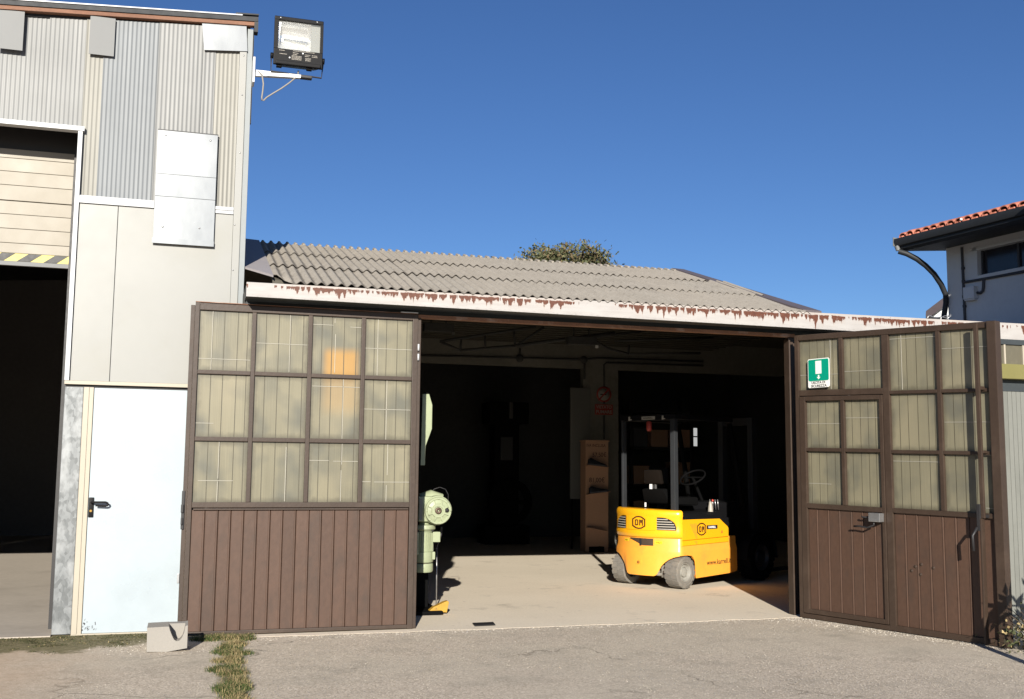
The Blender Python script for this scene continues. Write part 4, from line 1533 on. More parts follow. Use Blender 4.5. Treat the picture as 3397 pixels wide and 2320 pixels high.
def on_tail(mb, pts, d0, d1):
    """prism on the curved tail: pts (y,z)"""
    v0 = [mb.bm.verts.new(PF(*tail(y, d0), z - .018 * (y + .5) * (z - .6) / .36)) for y, z in pts]
    v1 = [mb.bm.verts.new(PF(*tail(y, d1), z - .018 * (y + .5) * (z - .6) / .36)) for y, z in pts]
    mb.face(v0)
    mb.face(v1[::-1])
    n = len(pts)
    for i in range(n):
        mb.face([v0[i], v1[i], v1[(i + 1) % n], v0[(i + 1) % n]])


def strip_on_tail(mb, y0, y1, z0, z1, d0, d1, n=6):
    for i in range(n):
        a, b = y0 + (y1 - y0) * i / n, y0 + (y1 - y0) * (i + 1) / n
        on_tail(mb, [(a, z0), (b, z0), (b, z1), (a, z1)], d0, d1)


for s_ in (1, -1):
    mb = MB()
    ol = [(.245, .705), (.245, .862)]
    top = [(.245, .862), (.30, .862), (.34, .856), (.38, .842), (.41, .822), (.435, .795), (.448, .765), (.452, .735), (.445, .712), (.43, .705), (.34, .705), (.30, .705)]
    # split into columns so that the panel follows the curve
    tops = [(.245, .862), (.30, .862), (.34, .856), (.38, .842), (.41, .822), (.435, .795), (.452, .745)]
    for (ya, za), (yb, zb) in zip(tops, tops[1:]):
        on_tail(mb, [(s_ * ya + .013, .704), (s_ * yb + .013, .704), (s_ * yb + .013, zb), (s_ * ya + .013, za)], -.006, .0035)
    v = mb.build('vent', 'black_plastic', FK)
    for k in range(5):
        z0 = .711 + k * .0305
        ymax = .45
        for (ya, za), (yb, zb) in zip(tops, tops[1:]):
            if zb < z0 + .012:
                ymax = ya + (yb - ya) * max(0, min(1, (za - z0 - .012) / max(1e-6, za - zb)))
                break
        mb = MB()
        n = 6
        for i in range(n):
            a, b = .247 + (ymax - .249) * i / n, .247 + (ymax - .249) * (i + 1) / n
            on_tail(mb, [(s_ * a + .013, z0), (s_ * b + .013, z0), (s_ * b + .013, z0 + .011), (s_ * a + .013, z0 + .011)], .0036, .012)
        mb.build('vent_slat', 'vent_slat', v)
mb = MB()
strip_on_tail(mb, -.205, .235, .695, .868, -.004, .0045, 8)
bmesh.ops.remove_doubles(mb.bm, verts=mb.bm.verts, dist=.0005)
mb.build('badge_plate', 'forklift_yellow', FK)


def badge(mx_o, xdir, w, h, parent):
    """octagon outline with the two letters"""
    mx = frame_mx(mx_o, xdir, (0, 0, 1))
    mb = MB()
    a, b = w / 2, h / 2
    out = [(-a, -b * .55), (-a * .45, -b * .93), (0, -b), (a * .45, -b * .93), (a, -b * .55), (a, b * .55), (a * .45, b * .93), (0, b), (-a * .45, b * .93), (-a, b * .55)]
    t = .016
    inn = [(x * (1 - t / a), y * (1 - t / b)) for x, y in out]
    vo = [mb.bm.verts.new(mx @ Vector((x, y, .001))) for x, y in out]
    vi = [mb.bm.verts.new(mx @ Vector((x, y, .001))) for x, y in inn]
    wo_ = [mb.bm.verts.new(mx @ Vector((x, y, -.003))) for x, y in out]
    wi = [mb.bm.verts.new(mx @ Vector((x, y, -.003))) for x, y in inn]
    n = len(out)
    for i in range(n):
        j = (i + 1) % n
        mb.face([vo[i], vo[j], vi[j], vi[i]])
        mb.face([vo[i], wo_[i], wo_[j], vo[j]])
        mb.face([vi[i], vi[j], wi[j], wi[i]])
    mb.build('badge', 'decal_brown', parent)
    # block letters O and M built from bars
    def bars_(rects):
        mb = MB()
        for x0, x1, y0, y1 in rects:
            p = [(x0, y0), (x1, y0), (x1, y1), (x0, y1)]
            mb.hexa([tuple(mx @ Vector((x, y, -.003))) for x, y in p] + [tuple(mx @ Vector((x, y, .001))) for x, y in p])
        mb.build('badge_letter', 'decal_brown', parent)
    lh, lw, st = h * .23, w * .125, .014
    cx = -w * .165
    bars_([(cx - lw, cx - lw + st, -lh + st * .6, lh - st * .6), (cx + lw - st, cx + lw, -lh + st * .6, lh - st * .6), (cx - lw + st * .6, cx + lw - st * .6, lh - st, lh), (cx - lw + st * .6, cx + lw - st * .6, -lh, -lh + st)])
    cx = w * .18
    lw *= 1.1
    bars_([(cx - lw, cx - lw + st, -lh, lh), (cx + lw - st, cx + lw, -lh, lh), (cx - lw + st, cx - st * .3, lh - st * 1.7, lh - st * .3), (cx + st * .3, cx + lw - st, lh - st * 1.7, lh - st * .3), (cx - st * .5, cx + st * .5, lh - st * 3.2, lh - st * 1.0)])


badge(PF(-.157, .013, .783), (0, -1, 0), .205, .160, FK)
badge(PF(.455, .5135, .704), (1, 0, 0), .185, .158, FK)
pl_ = fpart('name_plate', 'decal_black', (.565, .79, .5121, .5141, .700, .748))
lettering('KARRELL', .034, frame_mx(PF(.675, .5146, .723), (1, 0, 0), (0, 0, 1)), 'decal_white', FK, depth=.0006, width=.155, bold=.0012)
lettering('www.karrell.it', .088, frame_mx(PF(.805, .5206, .290), (1, 0, .012), (0, 0, 1)), 'decal_black', FK, depth=.0006, width=.52, bold=.0008)
lettering('X', .04, frame_mx(PF(.885, .5126, .655), (1, 0, 0), (0, 0, 1)), 'decal_red', FK, depth=.0006, width=.045, bold=.002)
mb = MB()
for k in range(13):
    z = .768 - k * .0145
    fbox(mb, .215 + .010 * k, .365, .512, .5128, z, z + .0035)
for k in range(4):
    fbox(mb, .305 + .012 * k, .365, .512, .5128, .558 - k * .011, .5605 - k * .011)
mb.build('stripe_decal', 'decal_grey', FK)
# hitch slot, hook stickers, towing eye
mb = MB()
for i in range(10):
    a, b = -.155 + .03505 * i, -.155 + .03505 * (i + 1)
    lo = lambda y: .578 - .075 * min(1, max(0, (y + .155) / .21)) ** 1.2
    on_tail(mb, [(a, lo(a)), (b, lo(b)), (b, .592), (a, .592)], -.03, -.0155)
mb.build('hitch_slot', 'bronze', FK)
mb = MB()
on_tail(mb, [(.012, .50), (.038, .50), (.038, .592), (.012, .592)], -.0155, -.008)
mb.build('hitch_pin', 'dark_iron', FK)
for y, z in ((-.235, .558), (.262, .545)):
    mb = MB()
    strip_on_tail(mb, y - .04, y + .04, z - .017, z + .017, -.024, -.019, 2)
    st_ = mb.build('hook_sticker', 'sticker_yellow', FK)
    mb = MB()
    on_tail(mb, [(y - .028, z - .002), (y - .008, z - .002), (y - .008, z + .003), (y - .028, z + .003)], -.0185, -.017)
    on_tail(mb, [(y - .002, z - .007), (y + .014, z - .010), (y + .016, z - .006), (y + .004, z - .003)], -.0185, -.017)
    on_tail(mb, [(y - .004, z - .004), (y + .001, z - .004), (y + .001, z + .009), (y - .004, z + .009)], -.0185, -.017)
    on_tail(mb, [(y + .012, z - .003), (y + .032, z - .001), (y + .032, z + .002), (y + .012, z + .001)], -.0185, -.017)
    mb.build('hook_mark', 'decal_black', st_)
mb = MB()
on_tail(mb, [(-.045, .272), (.045, .272), (.045, .335), (-.045, .335)], -.004, .003)
on_tail(mb, [(-.02, .282), (.030, .282), (.030, .325), (-.02, .325)], .003, .006)
mb.build('towing_boss', 'forklift_orange', FK)
mb = MB()
mb.lathe([(.010, 0), (.016, 0), (.016, .006), (.010, .006)], PF(-.156, .006, .302), (-1, 0, 0), 14)
mb.build('towing_ring', 'decal_brown', FK)


def wheel(x, y, z, r, w, side, nl, parent=FK, mt='rubber', mr='rim_grey'):
    """tyre with blocks cut into its tread; rim dished; side +1 = right of the truck"""
    o = PF(x, y, z)
    ax = (0, -side, 0)
    mb = MB()
    h = w / 2
    mb.lathe([(r * .56, -h * .85), (r * .62, -h), (r * .88, -h), (r * .955, -h * .9), (r * .97, -h * .5), (r * .97, h * .5), (r * .955, h * .9), (r * .88, h), (r * .80, h * 1.03), (r * .76, h * .98), (r * .70, h * 1.02), (r * .62, h), (r * .56, h * .85)], o, ax, 40)
    A = Vector(ax)
    for k in range(nl):
        for row in (-1, 1):
            t = 2 * math.pi * (k + (.5 if row > 0 else 0)) / nl
            dt = 2 * math.pi / nl * .40
            pts = []
            for rr_ in (r * .95, r):
                for tt, hh in ((t - dt, .03), (t + dt, .03), (t + dt * .8, .97), (t - dt * .8, .97)):
                    a = Vector((math.cos(tt + row * hh * .10), 0, math.sin(tt + row * hh * .10)))
                    pts.append(Vector(o) + a * (rr_ if hh < .5 else rr_ * .985) + A * row * h * hh)
            mb.hexa([tuple(p) for p in pts])
    tyre = mb.build('tyre', mt, parent, 35)
    mb = MB()
    mb.lathe([(r * .60, h * .55), (r * .60, h * .86), (r * .55, h * .90), (r * .52, h * .80), (r * .47, h * .55), (r * .42, h * .50), (r * .30, h * .52), (r * .27, h * .74), (r * .12, h * .78), (0, h * .78)], o, ax, 32)
    for k in range(6):
        t = k * math.pi / 3 + .3
        c = Vector(o) + Vector((math.cos(t), 0, math.sin(t))) * r * .37 + A * h * .5
        mb.lathe([(.010, 0), (.010, .012), (0, .012)], c, ax, 6, False)
    mb.build('rim', mr, parent, 40)


wheel(.13, .415, .195, .195, .19, 1, 16)
wheel(.13, -.415, .195, .195, .19, -1, 16)
wheel(1.74, .44, .30, .30, .22, 1, 18, mt='column_black', mr='dark_iron')  # front tyres and rims coloured near-black to paint the shade over them
wheel(1.74, -.44, .30, .30, .22, -1, 18, mt='column_black', mr='dark_iron')
mb = MB()
mb.tube([PF(.13, -.32, .20), PF(.13, .32, .20)], .035, 12)
mb.tube([PF(.05, -.30, .24), PF(.05, .30, .24)], .022, 10)
mb.tube([PF(.03, -.28, .155), PF(.03, .28, .155)], .02, 10)
fbox(mb, .06, .20, -.14, .14, .15, .30, bev=.01)
fbox(mb, .02, .24, -.30, -.22, .12, .27, bev=.01)
fbox(mb, .02, .24, .22, .30, .12, .27, bev=.01)
mb.build('steer_axle', 'rim_grey', FK, 40)
# crumpled grey plastic hanging on the far side of the body
random.seed(71)
mb = MB()
rows = []
for j in range(9):
    row = []
    for i in range(6):
        x = .16 + i * .07 + random.uniform(-.02, .02)
        z = .36 + j * .052
        y = -.555 - .05 * math.sin(j / 8 * math.pi) - random.uniform(0, .06)
        row.append(mb.bm.verts.new(PF(x, y, z + random.uniform(-.015, .015))))
    rows.append(row)
for a, b in zip(rows, rows[1:]):
    for i in range(5):
        mb.face([a[i], a[i + 1], b[i + 1], b[i]])
bmesh.ops.solidify(mb.bm, geom=list(mb.bm.faces), thickness=.008)
mb.build('plastic_wrap', 'grey_cladding', FK)
# overhead guard
for y in (-.40, .40):
    mb = MB()
    hw = .034 if y > 0 else .016
    mb.hexa([PF(*p) for p in ((.028, y + hw, .90), (.098, y + hw, .90), (.098, y - hw, .90), (.028, y - hw, .90), (.022, y + hw, 2.055), (.092, y + hw, 2.055), (.092, y - hw, 2.055), (.022, y - hw, 2.055))], .006)
    mb.build('guard_post', 'forklift_grey', FK)
    mb = MB()
    mb.tube([PF(1.48, y * 1.05, .9), PF(1.36, y * 1.05, 1.5), PF(1.22, y * 1.04, 2.04)], .032, 8)
    mb.build('guard_post', 'column_black', FK)
    fpart('guard_beam', 'black_plastic', (.03, 1.28, y - .034, y + .034, 2.056, 2.115), bev=.01)
fpart('guard_beam', 'black_plastic', (.022, .085, -.365, .365, 2.045, 2.115), bev=.008)
for k in range(6):
    x = .24 + k * .18
    fpart('guard_bar', 'black_plastic', (x, x + .03, -.364, .364, 2.075, 2.105))
np_ = fpart('name_plate', 'vent_slat', (.017, .0215, -.075, .135, 2.055, 2.095))
lettering('KARRELL', .024, frame_mx(PF(.0162, .03, 2.075), (0, -1, 0), (0, 0, 1)), 'decal_black', FK, depth=.0005, width=.15, bold=.0008)
for y in (-.27, .265):
    fpart('rear_reflector', 'vent_slat', (.016, .0215, y - .02, y + .004, 2.05, 2.10), (.016, .0215, y + .004, y + .03, 2.055, 2.068))
mb = MB()
mb.lathe([(.02, 0), (.035, -.01), (.035, -.085), (.028, -.12), (0, -.125)], PF(.06, .01, 2.035), (0, 0, 1), 16)
mb.build('beacon', 'sign_red', FK)
# seat
mb = MB()
mb.hexa([PF(*p) for p in ((.30, .22, 1.0), (.78, .24, .98), (.78, -.24, .98), (.30, -.22, 1.0), (.28, .20, 1.08), (.80, .22, 1.09), (.80, -.22, 1.09), (.28, -.20, 1.08))], .03)
mb.build('seat', 'column_black', FK, 50)
mb = MB()
mb.hexa([PF(*p) for p in ((.22, .21, 1.0), (.34, .21, 1.0), (.34, -.21, 1.0), (.22, -.21, 1.0), (.12, .17, 1.19), (.24, .17, 1.20), (.24, -.17, 1.20), (.12, -.17, 1.19))], .03)
mb.build('backrest', 'column_black', FK, 50)
mb = MB()
mb.hexa([PF(*p) for p in ((.13, .14, 1.25), (.20, .14, 1.25), (.20, -.14, 1.25), (.13, -.14, 1.25), (.10, .12, 1.43), (.18, .12, 1.43), (.18, -.12, 1.43), (.10, -.12, 1.43))], .025)
mb.build('headrest', 'forklift_seat', FK, 50)
fpart('headrest_stay', 'steel', (.15, .17, -.03, -.01, 1.19, 1.26), (.15, .17, .02, .04, 1.19, 1.26))
fpart('paper_tag', 'decal_white', (.10, .104, -.02, .02, 1.19, 1.25), (.10, .104, -.10, -.075, .965, 1.02))
# controls
mb = MB()
cx_ = Vector(PF(.95, .02, 1.335))
axw = Vector((-.55, 0, .83)).normalized()
n1 = Vector((0, 1, 0))
n2 = axw.cross(n1)
mb.tube([cx_ + (n1 * math.cos(t) + n2 * math.sin(t)) * .17 for t in [k * 2 * math.pi / 24 for k in range(25)]], .013, 8)
mb.tube([cx_ - n1 * .17, cx_ + n1 * .17], .011, 6)
mb.tube([cx_, cx_ - axw * .36], .022, 8)
mb.build('steering_wheel', 'column_black', FK, 50)
mb = MB()
mb.prism([(1.10, .40), (1.62, .40), (1.62, .88), (1.55, .98), (1.42, 1.03), (1.05, 1.02), (1.0, .93), (.86, .90), (.86, .83), (1.10, .83)], 'y', -.40, .40, .02)
mb.build('dash', 'black_plastic', FK, 40)
mb = MB()
mb.lathe([(.035, 0), (.030, .06), (.022, .10), (.018, .13), (0, .135)], PF(.86, .36, .90), (0, 0, 1), 14)
mb.build('lever_boot', 'vent_slat', FK)
fpart('lever_console', 'black_plastic', (.78, 1.02, .30, .46, .84, .905), bev=.01)
mb = MB()
for i, y in enumerate((.30, .34, .38, .42)):
    mb.tube([PF(.95, y, .93), PF(.93, y, 1.06)], .006, 6)
mb.build('levers', 'steel', FK)
mb = MB()
mb.lathe([(.012, 0), (.013, .02), (0, .03)], PF(.88, .38, 1.035), (0, 0, 1), 10)
mb.build('lever_knob', 'decal_red', FK)
for s_ in (1, -1):
    mb = MB()
    pts = [(1.74 + .36 * math.cos(t), .30 + .36 * math.sin(t)) for t in [k * math.pi / 10 for k in range(11)]]
    for (a, za), (b, zb) in zip(pts, pts[1:]):
        mb.hexa([PF(a, s_ * .33, za - .02), PF(a, s_ * .55, za - .02), PF(b, s_ * .55, zb - .02), PF(b, s_ * .33, zb - .02), PF(a, s_ * .33, za), PF(a, s_ * .55, za), PF(b, s_ * .55, zb), PF(b, s_ * .33, zb)])
    mb.build('mudguard', 'black_plastic', FK, 40)
for y in (-.24, .24):
    fpart('mast_channel', 'forklift_grey', (1.95, 2.06, y - .04, y + .04, .10, 2.15), bev=.005)
    fpart('fork', 'dark_iron', (2.10, 2.15, y - .05, y + .05, .06, .60), (2.15, 3.15, y - .05, y + .05, .06, .10))
fpart('carriage', 'dark_iron', (2.06, 2.10, -.42, .42, .25, .32), (2.06, 2.10, -.42, .42, .55, .62), (1.97, 2.04, -.2, .2, 2.05, 2.15))

# ------------------------------------------------------------------ green gear motor on a dark column
gm = thing('drill_press', 'pale green gear motor machine on a black column just inside the gateway', 'machine', (2.3, 10.8, .004))
part('column', 'column_black', (2.0, 2.25, 10.72, 11.02, .036, 2.22), parent=gm, bev=.01)
part('pedestal', 'column_black', (2.251, 2.42, 10.72, 11.02, .036, .56), parent=gm, bev=.01)
part('base', 'column_black', (2.05, 2.50, 10.40, 11.05, .003, .035), parent=gm, bev=.006)
mb = MB()
mb.box(2.242, 2.40, 10.44, 10.73, .900, 1.150, bev=.02)
mb.lathe([(0, .0), (.142, .0), (.145, -.02), (.145, -.20), (.10, -.24), (0, -.24)], (2.435, 10.43, 1.012), (0, -1, 0), 32)
mb.tube([(2.30, 10.60, 1.10), (2.40, 10.60, 1.135), (2.50, 10.60, 1.10)], .075, 12)
mb.build('gearbox', 'green_paint', gm, 40)
mb = MB()
mb.lathe([(.133, -.022), (.135, 0), (.130, .010), (.112, .010), (.106, .004), (.072, .012), (.066, .022), (.046, .022), (.044, .012), (0, .012)], (2.433, 10.405, 1.009), (0, -1, 0), 40)
c0 = Vector((2.433, 10.395, 1.009))
for k in range(8):
    t = k * math.pi / 4 + .39
    d = Vector((math.cos(t), 0, math.sin(t)))
    n_ = Vector((-math.sin(t), 0, math.cos(t)))
    p = [c0 + d * .066 + n_ * .007, c0 + d * .066 - n_ * .007, c0 + d * .108 - n_ * .003, c0 + d * .108 + n_ * .003]
    mb.hexa([tuple(q + Vector((0, .006, 0))) for q in p] + [tuple(q + Vector((0, -.012, 0))) for q in p])
flg = mb.build('cover_disc', 'green_paint', gm, 35)
for k in range(8):
    t = k * math.pi / 4
    mb = MB()
    mb.lathe([(.009, 0), (.009, .008), (0, .009)], (2.433 + .120 * math.cos(t), 10.396, 1.009 + .120 * math.sin(t)), (0, -1, 0), 8, False)
    mb.build('bolt', 'green_paint', flg)
mb = MB()
mb.lathe([(.035, 0), (.034, .006), (.008, .006), (.006, -.01), (0, -.01)], (2.433, 10.393, 1.009), (0, -1, 0), 24)
mb.build('shaft_end', 'bronze', flg)
mb = MB()
mb.lathe([(.024, 0), (.022, .012), (.012, .014), (.010, .022), (0, .022)], (2.518, 10.397, 1.015), (0, -1, 0), 12)
mb.build('drain_plug', 'dark_iron', flg)
part('type_plate', 'grey_cladding', (2.252, 2.284, 10.436, 10.4395, .915, 1.125), parent=gm)
mb = MB()
mb.lathe([(.060, .905), (.050, .885), (.056, .872), (.112, .864), (.114, .860), (.114, .826), (.108, .822), (.09, .805), (0, .805)], (2.325, 10.55, 0), (0, 0, 1), 32)
mb.build('neck_flange', 'green_paint', gm, 40)
for t in (.8, 2.3, 3.9, 5.5):
    mb = MB()
    mb.lathe([(.011, 0), (.011, -.016), (0, -.016)], (2.325 + .10 * math.cos(t), 10.55 + .10 * math.sin(t), .822), (0, 0, 1), 6, False)
    mb.build('bolt', 'dark_iron', gm)
mb = MB()
mb.lathe([(.0, .803), (.096, .803), (.100, .795), (.094, .79), (.094, .605), (.102, .60), (.104, .51), (.098, .50), (0, .50)], (2.318, 10.55, 0), (0, 0, 1), 32)
mb.build('motor', 'green_paint', gm, 40)
for k in range(30):
    t = 2 * math.pi * k / 30
    if -.35 < math.cos(t) - 1 < 0 and abs(math.sin(t)) < .5:
        continue
    mb = MB()
    d = Vector((math.cos(t), math.sin(t), 0))
    n_ = Vector((-math.sin(t), math.cos(t), 0)) * .0035
    c = Vector((2.318, 10.55, 0))
    p = [c + d * .090 + n_, c + d * .090 - n_, c + d * .106 - n_, c + d * .106 + n_]
    mb.hexa([tuple(q + Vector((0, 0, .607))) for q in p] + [tuple(q + Vector((0, 0, .786))) for q in p])
    mb.build('cooling_fin', 'green_paint', gm)
part('terminal_box', 'green_paint', (2.405, 2.480, 10.49, 10.60, .697, .797), parent=gm, bev=.006)
part('motor_foot', 'green_paint', (2.222, 2.25, 10.43, 10.6, .58, .80), (2.395, 2.423, 10.46, 10.6, .53, .605), parent=gm, bev=.004)
mb = MB()
mb.lathe([(.0, .492), (.100, .490), (.105, .482), (.105, .420), (.098, .405), (.06, .402), (0, .402)], (2.316, 10.55, 0), (0, 0, 1), 32)
mb.build('fan_cover', 'green_paint', gm, 40)
mb = MB()
mb.lathe([(.0, .50), (.088, .50), (.088, .49), (0, .49)], (2.318, 10.55, 0), (0, 0, 1), 24)
mb.build('fan_gap', 'bronze', gm)
mb = MB()
mb.tube([(2.575, 11.03, .02), (2.572, 11.03, .62)], .007, 8)
mb.build('guide_rod', 'steel', gm)
mb = MB()
mb.prism([(2.254, 2.159), (2.320, 2.161), (2.354, 2.054), (2.354, 1.816), (2.291, 1.646), (2.290, 1.455), (2.247, 1.455)], 'y', 10.40, 10.415, .002)
mb.build('belt_guard', 'green_paint', gm)
mb = MB()
mb.prism([(2.20, 1.50), (2.254, 1.50), (2.254, 2.12), (2.20, 2.12)], 'y', 10.402, 10.72)
mb.tube([(2.26, 10.42, 2.165), (2.285, 10.44, 2.18), (2.318, 10.42, 2.168)], .006, 6)
mb.build('guard_arm', 'column_black', gm)
mb = MB()
mb.tube([(2.54, 10.72, .83), (2.535, 10.70, .76), (2.49, 10.70, .62)], [.014, .012, .004], 8)
mb.build('hand_lever', 'dark_iron', gm, 40)
mb = MB()
mb.tube([(2.42, 10.68, 1.17), (2.45, 10.68, 1.215), (2.51, 10.68, 1.235), (2.57, 10.68, 1.215), (2.60, 10.68, 1.16), (2.60, 10.70, .9)], .004, 5)
mb.build('cable', 'dark_iron', gm)
mb = MB()
mb.prism([(2.37, .03), (2.42, .07), (2.46, .085), (2.525, .115), (2.560, .125), (2.572, .112), (2.552, .012), (2.50, .018), (2.47, .03)], 'y', 10.46, 10.54, .006)
mb.build('foot_pedal', 'yellow_iron', gm)

# metal plate let into the floor
mb = MB()
mb.prism([(2.622, 9.752), (2.600, 9.585), (2.800, 9.600), (2.825, 9.764)], 'z', .004, .009)
tag(mb.build('drain_cover', 'dark_iron'), 'small dark metal cover plate let into the concrete at the gateway threshold', 'cover plate')

# ------------------------------------------------------------------ cardboard display with shoes
ds = thing('display_stand', 'tall brown cardboard display stand with handwritten shoe prices behind the forklift', 'display stand', (7.01, 17.8, .004))
part('panel', 'cardboard', (6.795, 7.225, 17.72, 17.98, 0, 1.925), parent=ds, bev=.004)
part('top_lip', 'cardboard', (6.78, 7.24, 17.69, 17.99, 1.926, 1.952), parent=ds, bev=.003)


def ledge(xa, za, xb, zb):
    mb = MB()
    mb.hexa([(xa, 17.60, za - .012), (xb, 17.60, zb - .012), (xb, 17.719, zb - .012), (xa, 17.719, za - .012), (xa, 17.60, za), (xb, 17.60, zb), (xb, 17.719, zb), (xa, 17.719, za)])
    return mb.build('shelf', 'cardboard', ds)


ledge(6.80, 1.515, 7.19, 1.475)
ledge(6.80, 1.005, 7.22, 1.052)
ledge(6.81, .431, 7.17, .360)
lettering('IVA INCLUSA', .075, frame_mx((6.99, 17.718, 1.855), (1, 0, 0), (0, 0, 1)), 'ink', ds, depth=.001, width=.36)
lettering('57,50€', .11, frame_mx((7.055, 17.718, 1.69), (1, 0, .02), (0, 0, 1)), 'ink', ds, depth=.001, width=.26)
lettering('81,00€', .12, frame_mx((7.01, 17.718, 1.245), (1, 0, 0), (0, 0, 1)), 'ink', ds, depth=.001, width=.29)
part('foot', 'column_black', (6.86, 7.12, 17.66, 17.719, .0, .09), parent=ds)


def shoe(loc, tilt, m, label):
    t = thing('shoe', label, 'shoe', loc, 0, 'shoes on the cardboard display', local=True)
    t.rotation_euler = (0, tilt, 0)
    L = .36
    # stations along the shoe: x, half width, top height
    st = [(0, .030, .105), (.03, .038, .125), (.08, .038, .120), (.12, .036, .105), (.17, .037, .085), (.22, .042, .068), (.28, .044, .055), (.33, .036, .045), (.355, .016, .03)]
    mb = MB()
    rings = []
    for x, w, h in st:
        rings.append([mb.bm.verts.new((x, w * math.cos(a), .022 + (h - .022) * max(0, math.sin(a)) ** .7)) for a in [k * math.pi / 8 for k in range(9)]])
    for a, b in zip(rings, rings[1:]):
        for i in range(8):
            mb.face([a[i], a[i + 1], b[i + 1], b[i]])
    mb.face(rings[0])
    mb.face(rings[-1][::-1])
    mb.build('upper', m, t, 60)
    mb = MB()
    out = [(x - .004 if i == 0 else x + .004, w + .003) for i, (x, w, h) in enumerate(st)]
    mb.prism([(x, y) for x, y in out] + [(x, -y) for x, y in out[::-1]], 'z', 0, .024)
    mb.build('sole', 'shoe_sole', t)
    mb = MB()
    for k in range(4):
        x = .10 + k * .035
        mb.tube([(x, -.028, .098 - k * .014), (x + .006, 0, .112 - k * .015), (x + .012, .028, .098 - k * .014)], .004, 5)
    mb.build('lace', 'shoe_sole', t)


shoe((6.815, 17.655, 1.516), R(6), 'shoe_black', 'black work shoe on the upper slanting ledge of the cardboard display')
shoe((6.845, 17.655, 1.012), R(-6), 'shoe_black', 'dark low shoe on the lower slanting ledge of the cardboard display')

# signs and board on the pillar
ns = thing('no_smoking_sign', 'round red and white no-smoking sign on the dim pillar', 'sign', (7.452, 18.49, 2.828))
mb = MB()
mb.lathe([(0, 0), (.125, 0), (.125, .004), (0, .004)], (7.452, 18.494, 2.828), (0, -1, 0), 32)
mb.build('disc', 'dim_white', ns)
mb = MB()
mb.lathe([(.116, .0), (.148, .0), (.148, .008), (.116, .008)], (7.452, 18.494, 2.828), (0, -1, 0), 36)
d_ = Vector((.70, 0, .70))
n_ = Vector((-.7, 0, .7)) * .014
c = Vector((7.452, 18.486, 2.828))
p = [c - d_ * .165 - n_, c + d_ * .165 - n_, c + d_ * .165 + n_, c - d_ * .165 + n_]
mb.hexa([tuple(q) for q in p] + [tuple(q - Vector((0, .002, 0))) for q in p])
mb.build('red_ring', 'sign_red', ns)
mb = MB()
mb.box(7.38, 7.50, 18.487, 18.4895, 2.815, 2.838)
mb.tube([(7.50, 18.488, 2.84), (7.52, 18.488, 2.87), (7.50, 18.488, 2.89)], .005, 5)
mb.build('cigarette', 'decal_black', ns)
vs_ = thing('prohibition_sign', 'red rectangular sign VIETATO FUMARE below the round no-smoking sign', 'sign', (7.452, 18.49, 2.54))
part('plate', 'sign_red', (7.275, 7.629, 18.486, 18.494, 2.448, 2.640), parent=vs_)
lettering('VIETATO', .085, frame_mx((7.452, 18.4855, 2.59), (1, 0, 0), (0, 0, 1)), 'dim_white', vs_, depth=.0008, width=.31, bold=.002)
lettering('FUMARE', .085, frame_mx((7.452, 18.4855, 2.50), (1, 0, 0), (0, 0, 1)), 'dim_white', vs_, depth=.0008, width=.31, bold=.002)
nb = thing('notice_board', 'tall pale board propped at the left edge of the dim pillar', 'board', (6.97, 18.46, 0))
part('board', 'poster_white', (6.775, 7.165, 18.45, 18.475, .9, 2.93), parent=nb)
part('leg', 'column_black', (6.80, 6.83, 18.452, 18.472, 0, .899), (7.11, 7.14, 18.452, 18.472, 0, .899), parent=nb)
for i, (x0_, x1_, y_, z_, lab) in enumerate(((5.62, 6.10, 15.4, 3.36, 'dark strip light under the shed roof, its pale end cap towards the right opening'), (3.35, 3.80, 15.4, 3.46, 'dark strip light under the shed roof near the left jamb'))):
    t = thing('strip_light', lab, 'lamp', (x0_, y_, z_), 0, 'strip lights under the shed roof')
    part('housing', 'room_dark', (x0_, x1_, y_, y_ + .14, z_, z_ + .12), parent=t, bev=.006)
    part('tube_cap', 'poster_white' if i else 'decal_white', (x1_ - .03, x1_ + .01, y_ - .01, y_ + .03, z_ - .045, z_ - .005), parent=t)
    part('hanger', 'room_dark', (x0_ + .1, x0_ + .12, y_ + .06, y_ + .08, z_ + .12, 3.79), (x1_ - .12, x1_ - .1, y_ + .06, y_ + .08, z_ + .12, 3.79), parent=t)

# ------------------------------------------------------------------ farmhouse on the right
HT = Vector((.134, -.991, 0)).normalized()
fh = thing('farmhouse', 'shaded grey house with red roof tiles, black eaves and one wide dark window', 'house', (12.34, 15.0, 0), math.atan2(HT.y, HT.x), local=True)
OV = .88
part('wall', 'house_wall', (0, .656, 0, .25, 0, 5.26), (.656, 2.1, 0, .25, 0, 4.675), (.656, 2.1, 0, .25, 5.091, 5.26), (2.1, 6.5, 0, .25, 0, 5.26), (0, .24, .251, 5.0, 0, 5.3), (0, 6.5, 5.0, 5.2, 0, 5.5), (.3, 6.4, .3, .35, 4.0, 5.26), parent=fh)
part('shade_wing', 'house_wall', (3.15, 6.6, -1.62, -.003, 0, 5.56), parent=fh)  # unseen wing, added to keep the sun off the house wall
part('shade_wing_top', 'eave_black', (3.145, 6.8, -1.66, -.003, 5.561, 5.62), parent=fh)  # top of the added, unseen sun-blocking wing
w_ = part('window', 'window_dark', (.656, 2.1, .10, .13, 4.675, 5.091), parent=fh)
part('frame', 'pipe_grey', (.656, .69, .07, .099, 4.675, 5.091), parent=w_)
part('frame', 'pipe_grey', (1.36, 1.40, .07, .099, 4.675, 5.091), parent=w_)
part('surround', 'house_wall', (.556, .655, -.02, -.001, 4.67, 5.14), (.556, 2.2, -.02, -.001, 5.092, 5.14), (.556, 2.2, -.03, -.001, 4.612, 4.668), parent=fh, bev=.004)
mb = MB()
